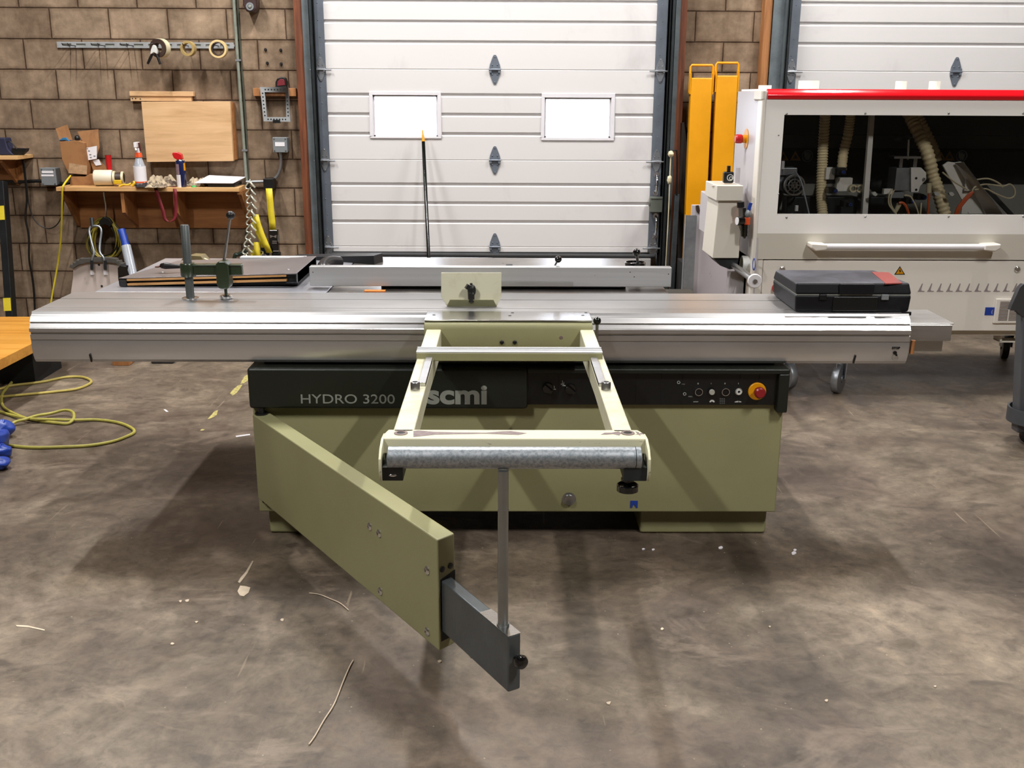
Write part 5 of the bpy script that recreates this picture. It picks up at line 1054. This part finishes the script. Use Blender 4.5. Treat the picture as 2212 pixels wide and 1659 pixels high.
# panel decorations
def LP(x0,y0,x1,y1): Yq=EY+.018; a=at(x0,y0,Yq); b=at(x1,y1,Yq); return a.x,b.x,b.z,a.z
PYY=EY+.0185
for k in range(13):
    x=1982+20.4*k; q=pp([(x,630),(x+3,626),(x+10,612),(x+11.5,613),(x+8,625),(x+9,628),(x+15,628.5),(x+15,630)],PYY) 
    if x>1960: MB().prism(q,'y',PYY-.0006,PYY+.002).build('printed_wedge',mat('warm_grey_print',lin('968a8b'),.5,0,.1,30),lower,smooth=0)
q=pp([(1944,575),(1932,593),(1955,593)],PYY); tr_=MB().prism(q,'y',PYY-.0010,PYY+.002).build('warning_triangle',M_black,lower,smooth=0)
q=pp([(1944,578),(1935,591.5),(1952,591.5)],PYY); MB().prism(q,'y',PYY-.0016,PYY+.001).build('triangle_face',M_yelp,tr_,smooth=0)
q=pp([(1945,580),(1941,586),(1944,586.5),(1942,590.5),(1947,585),(1944.5,584.5)],PYY); MB().prism(q,'y',PYY-.0022,PYY+.001).build('lightning_symbol',M_black,tr_,smooth=0)
a=LP(2129,664,2147,681); MB().box(a[0],a[1],PYY-.001,PYY+.002,a[2],a[3]).build('blue_label',M_blue,lower,smooth=0); c=at(2141,676,PYY-.001); text('label_mark','(',(c.x,PYY-.0016,c.z),.018,M_letw,lower,ext=.0003)
a=LP(2151,645,2202,698); vn=MB().box(a[0],a[1],PYY-.012,PYY+.002,a[2],a[3]).build('vent_grille',M_bandl,lower,bevel=.004)
mb=MB(); a=LP(2159,650,2196,692)
for k in range(14):
    zz=a[2]+(a[3]-a[2])*(k+.25)/14
    for s in (0,1): xa=a[0]+(a[1]-a[0])*(.52*s); mb.box(xa,xa+(a[1]-a[0])*.46,PYY-.0135,PYY-.011,zz,zz+(a[3]-a[2])*.5/14)
mb.build('vent_slots',mat('slot_shadow_brown',lin('5a4c46'),.7),vn,smooth=0)
for px,py in ((2201,583),(1692,583)): c=at(px,py,EY); MB().lathe([(.017,0),(.017,.006),(.012,.012),(.0,.012)],(c.x,EY+.02,c.z),(0,-1,0),20).build('quarter_turn_lock',M_chrome,lower)
c=at(1682,624,EY-.01); E(MB().lathe([(.03,0),(.03,.02),(.026,.026)],(c.x,EY+.019,c.z),(0,-1,0),22),'red_button',M_red)
# castors
def castor(px,py,r=.085,sw=0,m=M_steel):
    c=onz(px,py,0); x,y=c.x,c.y; Zt=lz0-.036; cs=MB().box(x-.05,x+.05,y-.05,y+.05,Zt-.012,Zt)
    cs.hexa([(x-.032,y-.03,r),(x-.026,y-.03,r),(x-.026,y+.02,r),(x-.032,y+.02,r)],[(x-.032,y-.05,Zt-.01),(x-.026,y-.05,Zt-.01),(x-.026,y+.05,Zt-.01),(x-.032,y+.05,Zt-.01)])
    cs.hexa([(x+.026,y-.03,r),(x+.032,y-.03,r),(x+.032,y+.02,r),(x+.026,y+.02,r)],[(x+.026,y-.05,Zt-.01),(x+.032,y-.05,Zt-.01),(x+.032,y+.05,Zt-.01),(x+.026,y+.05,Zt-.01)])
    f_=E(cs,'castor_fork',M_galvp,bevel=.001); d=Vector((math.cos(rad(sw)),math.sin(rad(sw)),0)); w=MB().lathe([(r*.75,0),(r*.97,.004),(r,.012),(r,.034),(r*.97,.042),(r*.75,.046)],Vector((x,y,r))-d*.023,d,28).lathe([(r*.25,0),(r*.25,.056)],Vector((x,y,r))-d*.028,d,12)
    w.build('castor_wheel',m,f_)
castor(1808,848,.085,-35,M_galvp); castor(1697,840,.085,20,M_galvp); castor(2168,774,.08,-20,M_black)
# inside of the hood
IN=dict(par=eb)
Yb=6.20
M_inb=mat('inner_dark_grey',lin('4a4843'),.6,0,.08,3)
E(MB().box(wx0-.03,wx1+.03,Yb,Yb+.02,z(320,Yb),ztop-.012).box(bx0+.01,wx1+.03,EY+.3,Yb,ztop-.03,ztop-.012),'inner_back_wall',M_inb)
E(MB().box(wx0-.03,wx1+.03,Yb+.001,Yb+.02,hz0,z(318,Yb)),'inner_back_wall',M_dark)
bk=E(MB().box(wx0-.03,wx1+.03,Yb-.05,Yb,z(395,Yb),z(325,Yb)),'inner_black_beam',M_dark)
E(MB().box(wx0-.03,wx1+.03,Yb-.06,Yb+.02,z(480,Yb),z(395,Yb)-.002),'inner_lower_wall',M_inner)
E(MB().box(wx0-.03,wx1+.03,Yb-.09,Yb-.075,z(292,Yb),z(289,Yb)),'inner_rail',M_darkst)
E(MB().box(wx1-.06,wx1+.03,EY+.03,Yb,wz0-.03,ztop-.03),'inner_end_wall',M_inner)
E(MB().box(bx0+.01,wx1+.03,EY+.03,Yb,hz0-.002,hz0+.03),'inner_floor',M_dark)
def hose(pts,r,name='ribbed_hose',m=M_hose,pitch=.0125):
    sp=spline(pts,40); L_=0; P=[sp[0]]; out=[sp[0]]
    acc=0; prev=sp[0]
    for p in sp[1:]:
        acc+=(p-prev).length; prev=p
        if acc>=pitch/4: out.append(p); acc=0
    rs=[r*(1.0 if k%4<2 else .86) for k in range(len(out))]
    return E(MB().tube(out,rs,16),name,m,smooth=60)
Yh=5.85
hose([at(1783,242,Yh),at(1779,300,Yh),at(1776,360,Yh),at(1774,420,Yh-.02),at(1778,470,Yh-.05),at(1786,500,Yh-.06)],.030)
hose([at(1838,240,Yh+.05),at(1832,290,Yh+.05),at(1822,330,Yh+.04),at(1818,370,Yh)],.028)
hose([at(1958,235,Yh+.1),at(1985,290,Yh+.0),at(2003,330,Yh-.05),at(2016,380,Yh-.05),at(2030,425,Yh-.08),at(2042,470,Yh-.1),at(2046,500,Yh-.1)],.036,pitch=.02)
hose([at(1972,235,Yh+.2),at(2000,290,Yh+.15),at(2016,325,Yh+.15),at(2022,350,Yh+.15)],.034,pitch=.018)
E(MB().prism(pp([(1879,243),(1889,243),(1873,466),(1861,466)],5.75),'y',5.74,5.77),'inner_strut',M_innerg,bevel=.002)
def ib(x0,y0,x1,y1,Y,d,m,name,**k): return E(pb(MB(),x0,y0,x1,y1,Y,d),name,m,**k)
# motor on the left
c=at(1716,400,5.80); mo=E(MB().lathe([(.055,0),(.06,.01),(.06,.16),(.052,.17)],(c.x-.0,5.85,c.z),(0,1,0),24),'inner_motor',M_darkst)
MB().ring(c,(0,-1,0),.058,.049,.02,28).build('fan_guard_ring',M_steel,mo); MB().ring(c,(0,-1,0),.034,.030,.012,24).ring(c,(0,-1,0),.018,.014,.012,20).build('fan_guard_ring',M_steel,mo)
mb=MB(); [mb.bar(c,c+Vector((.052*math.cos(a*.7854),0,.052*math.sin(a*.7854))),.004,.004,(0,1,0)) for a in range(8)]; mb.build('fan_guard_spokes',M_steel,mo)
MB().lathe([(.012,0),(.012,.012)],c,(0,-1,0),12).build('motor_shaft',M_chrome,mo)
ib(1690,362,1722,380,5.86,.1,M_galvp,'motor_block',bevel=.006); ib(1689,348,1694,365,5.75,.02,M_white,'white_switch')
E(MB().tube(spline([at(1718,370,5.78),at(1730,390,5.72),at(1738,420,5.7),at(1748,463,5.7)],6),.004,6),'air_line',M_plas)
ib(1722,455,1735,466,5.7,.02,M_dark,'bracket_piece'); ib(1719,444,1724,456,5.68,.02,M_white,'white_clip')
ib(1785,362,1803,388,5.80,.05,M_innerg,'inner_block',bevel=.003); ib(1804,362,1828,378,5.74,.05,M_black,'switch_block',bevel=.003)
ib(1809,384,1840,414,5.82,.04,M_innerg,'inner_block',bevel=.004)
for px in (1842,1856): c=at(px,407,5.8); E(MB().ring(c,(0,1,0),.022,.013,.03,20),'roller_ring',M_cream)
for px,py in ((1823,372),(1806,413),(1838,442),(1973,435),(1999,427)):
    c=at(px,py,5.7); mo=E(MB().lathe([(.013,0),(.013,.05)],(c.x,5.76,c.z),(0,-1,0),14).box(c.x-.03,c.x+.005,5.73,5.8,c.z-.016,c.z+.016),'air_cylinder',M_black); MB().lathe([(.0085,0),(.0085,.006)],(c.x,5.71,c.z),(0,-1,0),14).build('blue_cap',M_blue,mo); MB().lathe([(.004,0),(.004,.002)],(c.x,5.704,c.z),(0,-1,0),8).build('cap_centre',M_dark,mo)
ib(1786,425,1850,470,5.85,.1,M_darkst,'inner_gearbox',bevel=.006); ib(1880,425,1940,470,5.85,.1,M_darkst,'inner_gearbox',bevel=.006); ib(1700,425,1775,470,5.9,.1,M_darkst,'inner_gearbox',bevel=.006)
# central block
E(MB().prism(pp([(1968,362),(1990,362),(2001,373),(2001,388),(1988,402),(1984,415),(1968,415)],5.72),'y',5.72,5.745),'mount_plate',M_innerg,bevel=.002)
ib(1937,363,1968,412,5.74,.12,M_galvp,'mount_block',bevel=.002)
for px,py in ((1979,385),(1979,410)): c=at(px,py,5.72); E(MB().lathe([(.007,0),(.007,.001)],(c.x,5.7202,c.z),(0,-1,0),12),'plate_hole',M_dark)
c=at(1995,387,5.72); E(MB().lathe([(.008,0),(.008,.01)],(c.x,5.72,c.z),(0,-1,0),6),'plate_bolt',M_steel)
ib(1932,338,1990,343,5.72,.08,M_steel,'top_plate'); 
for x0,x1 in ((1944,1949),(1974,1980)): ib(x0,343,x1,362,5.75,.03,M_steel,'standoff')
E(MB().cyl(at(1963,300,5.75),at(1961,345,5.75),.006,n=10),'screw_rod',M_chrome); 
for px,py in ((1963,297),(1940,302)): c=at(px,py,5.75); E(MB().lathe([(.008,0),(.02,.014),(.02,.02)],(c.x,c.y,c.z-.01),(0,0,1),14),'wing_knob',M_black)
E(MB().sph(at(1910,400,5.95),(.09,.05,.05),18,10),'inner_wheel',M_dark)
# white chute
E(MB().prism(pp([(2036,357),(2048,349),(2062,351),(2075,349),(2083,356),(2106,388),(2167,462),(2092,462),(2082,440)],5.72),'y',5.715,5.73),'white_chute',M_innerg,bevel=.002)
E(MB().slab([at(2062,352,5.70),at(2082,350,5.70),at(2106,388,5.62),at(2150,440,5.62),at(2165,462,5.62),at(2130,462,5.70),at(2096,405,5.70)],(0,-.004,0)),'chute_wall',M_bandl)
ib(2087,385,2104,412,5.69,.01,M_innerg,'chute_flap'); ib(2081,425,2090,462,5.71,.01,M_innerg,'chute_leg')
E(MB().bar(at(2120,395,5.70),at(2190,470,5.70),.02,.02,(0,1,0)),'chute_rail',M_darkst)
def cable(pts,r,m,name='inner_cable',Y=5.64): return E(MB().tube(spline([at(x,y,Y) for x,y in pts],6),r,6),name,m)
for dx in (0,3,6): cable([(2100+dx*.5,414),(2090+dx,422),(2078+dx,436),(2068+dx,450),(2062+dx,466)],.006,M_tape_o,'orange_cable')
for pts in ([(2100,414),(2106,404),(2130,398),(2165,402),(2182,398),(2192,410),(2190,424),(2176,428),(2150,418),(2130,408),(2105,410)],[(2110,388),(2135,386),(2158,396),(2166,405)],[(2036,372),(2060,392),(2090,410)]): cable(pts,.0045,M_cream,'cream_cable')
cable([(1942,439),(1950,438),(1957,446),(1963,462)],.007,M_tape_o,'orange_cable'); cable([(2007,418),(2006,440),(2004,462)],.006,M_tape_o,'orange_cable')
cable([(1927,408),(1921,420),(1920,440),(1930,456),(1938,465)],.004,M_cream,'cream_cable'); cable([(1932,410),(1925,425),(1925,442),(1936,462)],.004,M_cream,'cream_cable'); cable([(1953,422),(1966,424),(1974,436),(1981,452),(1985,466)],.004,M_cream,'cream_cable'); cable([(1990,438),(1988,466)],.0045,M_cream,'cream_cable')
E(MB().cyl(at(2007,396,5.66),at(2006,416,5.66),.014,n=14),'cable_plug',M_cream); E(MB().cyl(at(1943,440,5.66),at(1934,458,5.66),.014,.010,14),'cable_plug',M_cream)
ib(1910,408,1928,420,5.68,.03,M_innerg,'terminal_block',bevel=.002); ib(1916,416,1952,428,5.7,.04,M_gbox,'valve_block',bevel=.002)
for px in (1888,2022,2054): E(MB().prism(pp([(px-6,416),(px+2,414),(px+7,420),(px+2,424),(px-4,421)],5.68),'y',5.67,5.69),'wing_nut',M_letw,bevel=.002)
# printed warnings on the black beam
Yw=Yb-.052
for px in (1692,1718,2032,2051):
    w=E(MB().prism(pp([(px,326),(px-12,347),(px+12,347)],Yw),'y',Yw-.001,Yw),'warning_triangle',mat('dark_amber_print',lin('b08420'),.5,0,.1,9),smooth=0); MB().prism(pp([(px-1,333),(px-5,343),(px+5,343),(px+3,336)],Yw-.001),'y',Yw-.0018,Yw-.001).build('triangle_symbol',M_brown,w,smooth=0)
for px in (1744,2077):
    c=at(px,337,Yw); w=E(MB().lathe([(.033,0),(.033,.001)],(c.x,Yw,c.z),(0,-1,0),28),'glove_sign',mat('dark_blue_print',lin('27345e'),.5),smooth=0); MB().ring((c.x,Yw-.0015,c.z),(0,1,0),.033,.0305,.001,28).build('sign_rim',M_let,w)
    MB().prism(pp([(px-6,330),(px-4,327),(px-2,334),(px-1,326),(px+1,334),(px+3,327),(px+3,335),(px+6,331),(px+7,333),(px+4,345),(px-3,345),(px-6,339)],Yw-.0012),'y',Yw-.002,Yw-.0012).build('hand_symbol',M_let,w,smooth=0)
# emergency stop on the side wall
sX=bx0-.021; 
def onx(px,py,X): d=ray(px,py); t_=X/d.x; return Vector((X,d.y*t_,CH+d.z*t_))
c=onx(1612,300,sX); es=E(MB().lathe([(.055,0),(.055,.003)],c,(-1,0,0),28),'yellow_stop_plate',M_yelp)
MB().lathe([(.022,0),(.022,.022)],c,(-1,0,0),18).build('stop_collar',M_yelp,es); MB().lathe([(.018,.0),(.025,.008),(.025,.035),(.020,.042)],c+Vector((-.02,0,0)),(-1,0,0),20).build('red_stop_button',M_red,es)
# regulator on the side wall
YR=onx(1611,475,sX-.05).y
c=at(1607,475,YR)
rg=E(MB().box(c.x-.028,c.x+.028,YR-.03,YR+.03,at(1607,485,YR).z,at(1607,468,YR).z),'air_regulator',M_orange,bevel=.005)
cc=lambda x,y:at(x,y,YR-.02)
MB().cyl(cc(1608,486),cc(1608,510),.022,.020,16).cyl(cc(1608,510),cc(1608,515),.012,.006,12).build('filter_bowl',M_blackg,rg); MB().cyl(cc(1600,436),cc(1600,448),.020,n=14).build('regulator_knob',M_black,rg)
MB().cyl(cc(1600,448),cc(1601,468),.015,n=14).build('regulator_neck',M_steel,rg); MB().cyl(cc(1607,449),cc(1607,468),.012,n=12).build('valve_body',M_black,rg)
g=cc(1593,477); MB().cyl(g+Vector((.03,0,0)),g+Vector((-.004,-.01,0)),.024,n=20).build('pressure_gauge',M_blackg,rg); MB().cyl(g+Vector((-.004,-.01,0)),g+Vector((-.006,-.0105,0)),.021,n=20).build('gauge_face',M_white,rg)
MB().bar(cc(1617,455),cc(1622,438),.018,.008,(0,1,0)).build('blue_valve_lever',M_blue,rg,bevel=.002); MB().sph(cc(1614,462),(.02,.02,.022),12,8).build('valve_ball',M_gbox,rg)
# round outlet, stickers
c=onx(1618,572,sX); ou=E(MB().ring(c+Vector((-.02,0,0)),(1,0,0),.05,.042,.045,28),'side_outlet',M_letw); MB().lathe([(.042,0),(.042,.001)],c+Vector((-.004,0,0)),(-1,0,0),24).build('outlet_inside',M_black,ou,smooth=0)
c=onx(1629,571,sX); E(MB().ring(c+Vector((-.001,0,0)),(1,0,0),.034,.024,.002,24),'blue_ring_sticker',M_blue)
c=onx(1623,512,sX); E(MB().box(sX-.002,sX,c.y-.02,c.y+.02,c.z-.02,c.z+.02),'blue_sticker',M_blue)
# column box on the left with cap
Yc=EY+.02; a=at(1541,433,Yc); b=at(1596,558,Yc)
E(MB().add([(b.x+.0,Yc,b.z),(a.x+.012,Yc,b.z),(a.x+.012,Yc+.3,b.z),(b.x,Yc+.3,b.z),(b.x,Yc,a.z),(at(1552,433,Yc).x,Yc,a.z),(at(1552,433,Yc).x,Yc+.3,a.z),(b.x,Yc+.3,a.z)],[(0,3,2,1),(4,5,6,7),(0,1,5,4),(1,2,6,5),(2,3,7,6),(3,0,4,7)]),'column_box',M_bandd,bevel=.004)
a=at(1549,403,Yc-.02); b=at(1604,434,Yc-.02); cap_=E(MB().box(a.x,b.x,Yc-.02,Yc+.3,b.z,at(1549,401,Yc-.02).z),'column_cap',M_bandd,bevel=.003)
captop=at(1549,401,Yc-.02).z
E(MB().slab([at(1540,402,Yc+.05),at(1604,402,Yc+.05),at(1604,402,Yc+.25),at(1532,402,Yc+.25)],(0,0,.004)),'cap_lid',M_bandl)
E(MB().box(at(1533,450,6.0).x,at(1551,450,6.0).x,5.95,6.3,.85,at(1540,422,6.0).z),'rear_housing',M_bandg,bevel=.006)
E(MB().prism(pp([(1541,558),(1596,558),(1592,580),(1576,582),(1556,574)],Yc+.02),'y',Yc+.02,Yc+.25),'column_foot',M_darkst,bevel=.003)
c0=at(1571,563,5.75); zr=c0.z; xr_=c0.x; c1=Vector((xr_,5.10,zr)); E(MB().cyl((xr_,5.8,zr),c1,.017,n=20),'feed_roller_rod',M_steel); 
E(MB().lathe([(.033,0),(.036,.003),(.036,.012),(.033,.015)],c1,(0,-1,0),28),'white_end_disc',M_white); E(MB().lathe([(.012,0),(.012,.008)],c1+Vector((0,-.015,0)),(0,-1,0),6),'disc_bolt',M_steel)
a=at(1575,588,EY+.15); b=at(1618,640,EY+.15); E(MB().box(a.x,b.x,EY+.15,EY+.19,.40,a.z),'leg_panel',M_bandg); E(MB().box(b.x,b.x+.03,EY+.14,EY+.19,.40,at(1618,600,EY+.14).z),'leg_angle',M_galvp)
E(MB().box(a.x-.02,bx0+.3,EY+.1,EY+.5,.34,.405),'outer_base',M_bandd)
# upright panel behind the cap
E(MB().box(at(1588,385,EY+.2).x,at(1598,385,EY+.2).x,EY+.2,EY+.22,captop,at(1590,362,EY+.2).z),'clear_upright',M_bandg)
# black bottle on the cap
c=at(1573,400,Yc+.1); zt=captop+.005; t=thing('black_bottle','small black bottle with white swirl print standing on the column cap','bottle',(c.x,Yc+.1,zt))
h_=at(1573,371,Yc+.1).z-zt; MB().box(c.x-.030,c.x+.024,Yc+.08,Yc+.12,zt,zt+h_).build('bottle_body',M_black,t,bevel=.006); MB().box(c.x-.012,c.x+.006,Yc+.09,Yc+.11,zt+h_,zt+h_+.032).build('bottle_neck',M_black,t,bevel=.002)
MB().ring((c.x+.004,Yc+.0795,zt+h_*.5),(0,1,0),.018,.014,.001,20).ring((c.x+.008,Yc+.0795,zt+h_*.45),(0,1,0),.010,.006,.001,16).build('swirl_print',M_letw,t)
# stand at the right edge
g0=onz(2208,955,0); Y=g0.y; 
t=thing('grey_stand','grey steel stand with ring base and wheels at the right edge','stand',(at(2215,955,Y).x,Y,0))
MB().bar(at(2206,930,Y),at(2219,640,Y),.07,.07,(0,1,0)).build('stand_column',mat('mid_grey_paint',lin('55565a'),.5,.1,.1,7),t,bevel=.008)
MB().prism(pp([(2178,668),(2180,660),(2198,620),(2206,612),(2230,618),(2230,690),(2200,680),(2190,670)],Y-.02),'y',Y-.04,Y-.01).build('stand_plate',mat('dark_grey_plate',lin('3e3d40'),.5,.1,.12,7),t,bevel=.003)
c=at(2235,895,Y); MB().ring((c.x,Y,c.z),(0,0,1),abs(c.x-at(2180,895,Y).x),abs(c.x-at(2184,895,Y).x),.07,36).build('ring_base',mat('ring_grey',lin('45474b'),.5,.1,.12,7),t)
MB().lathe([(abs(c.x-at(2184,895,Y).x)-.001,0),(abs(c.x-at(2184,895,Y).x)-.001,.006)],(c.x,Y,c.z-.03),(0,0,1),36).build('base_tray',M_darkst,t)
c=at(2210,948,Y); MB().lathe([(.028,0),(.034,.004),(.034,.02),(.028,.024)],(c.x,Y,.035),(1,.3,0),20).build('stand_wheel',M_black,t); MB().box(c.x-.0,c.x+.05,Y-.02,Y+.02,.05,at(2210,925,Y).z+.01).build('wheel_fork',M_darkst,t)
# ---------------------------------------------------------------- marks and debris on the floor
def flake(pts,name,label,m,cat,group=None,h=.0015):
    q=[onz(x,y,0) for x,y in pts]; o=MB().slab([(v.x,v.y,.0004) for v in q],(0,0,h)).build(name,m,smooth=0); return tag(o,label,cat,group)
G='worn yellow paint marks left of the saw'
flake([(523,822),(529,812),(538,809),(540,816),(534,823),(527,828),(519,830)],'paint_mark','yellow paint mark nearest the dark fascia',M_floorpaint,'paint mark',G,.0006)
flake([(497,850),(503,842),(514,833),(524,831),(518,840),(512,848),(503,855)],'paint_mark','long worn yellow paint mark, second from the dark fascia',M_floorpaint,'paint mark',G,.0006)
flake([(448,906),(456,897),(463,889),(471,886),(468,897),(458,903)],'paint_mark','worn yellow paint mark left of the swing arm hinge',M_floorpaint,'paint mark',G,.0006)
flake([(432,930),(436,927),(442,928),(438,931)],'paint_mark','tiny yellow paint mark, lowest of the line',M_floorpaint,'paint mark',G,.0006)
G='pale debris flecks on the concrete'
flake([(509,942),(540,938),(540,940.5),(510,945)],'paper_strip','white paper strip on the floor left of the cabinet',M_white,'paper strip')
flake([(353,885),(358,885),(364,890),(359,890)],'paper_chip','small white paper chip on the floor left of the yellow marks',M_white,'paper chip')
flake([(514,1258),(520,1248),(530,1237),(545,1212),(548,1213),(535,1238),(528,1248),(518,1260)],'wood_sliver','long thin wood sliver lying above the broken pale flake',M_chipf,'wood sliver')
flake([(513,1278),(519,1266),(530,1267),(541,1270),(537,1281),(527,1289),(518,1287)],'pale_flake','broken pale flake on the floor below the thin sliver',M_chipf,'flake')
flake([(34,1351),(60,1352),(97,1361),(96,1363),(62,1356),(36,1354)],'wood_sliver','curved wood sliver at the far left of the floor',M_chipf,'wood sliver')
th=spline([onz(x,y,.004) for x,y in ((763,1426),(755,1440),(742,1470),(722,1520),(700,1555),(680,1590),(667,1608))],6)
tag(MB().tube(th,.0022,5).build('thread',M_chipf),'long pale thread on the floor left of the swing arm end','thread')
th=spline([onz(x,y,.003) for x,y in ((668,1281),(690,1284),(715,1294),(735,1303),(753,1318))],6)
tag(MB().tube(th,.0018,5).build('thread',M_chipf),'short curved pale thread under the swing arm','thread')
rnd=random.Random(21)
for k,(x,y) in enumerate(((1411,1188),(1390,1187),(1557,1184),(1717,1189),(1714,1196),(1430,1360),(390,1300),(372,1392),(425,1345),(610,1340),(405,1299),(1663,1355),(2020,1484),(1785,1515),(1315,1520),(1008,1390),(1020,1420),(950,1430))):
    s=rnd.uniform(1.8,3.6); q=[(x+s*1.6*math.cos(a)*rnd.uniform(.6,1.2),y+s*math.sin(a)*rnd.uniform(.6,1.2)) for a in (0,1.2,2.3,3.4,4.6,5.5)]
    flake(q,'debris_fleck','tiny pale debris fleck lying on the bare concrete floor',M_white if k<5 else M_chipf,'debris fleck',G,.003)
vs=SC.view_settings; vs.view_transform='Standard'; vs.look='None'; vs.exposure=0; vs.gamma=1; vs.use_curve_mapping=False
SC.cycles.max_bounces=6; SC.cycles.diffuse_bounces=2; SC.cycles.glossy_bounces=3; SC.cycles.transparent_max_bounces=8
SC.cycles.sample_clamp_indirect=6; SC.cycles.caustics_reflective=False; SC.cycles.caustics_refractive=False
SC.cycles.adaptive_threshold=.05
SC.cycles.use_adaptive_sampling=True
SC.cycles.use_light_tree=False
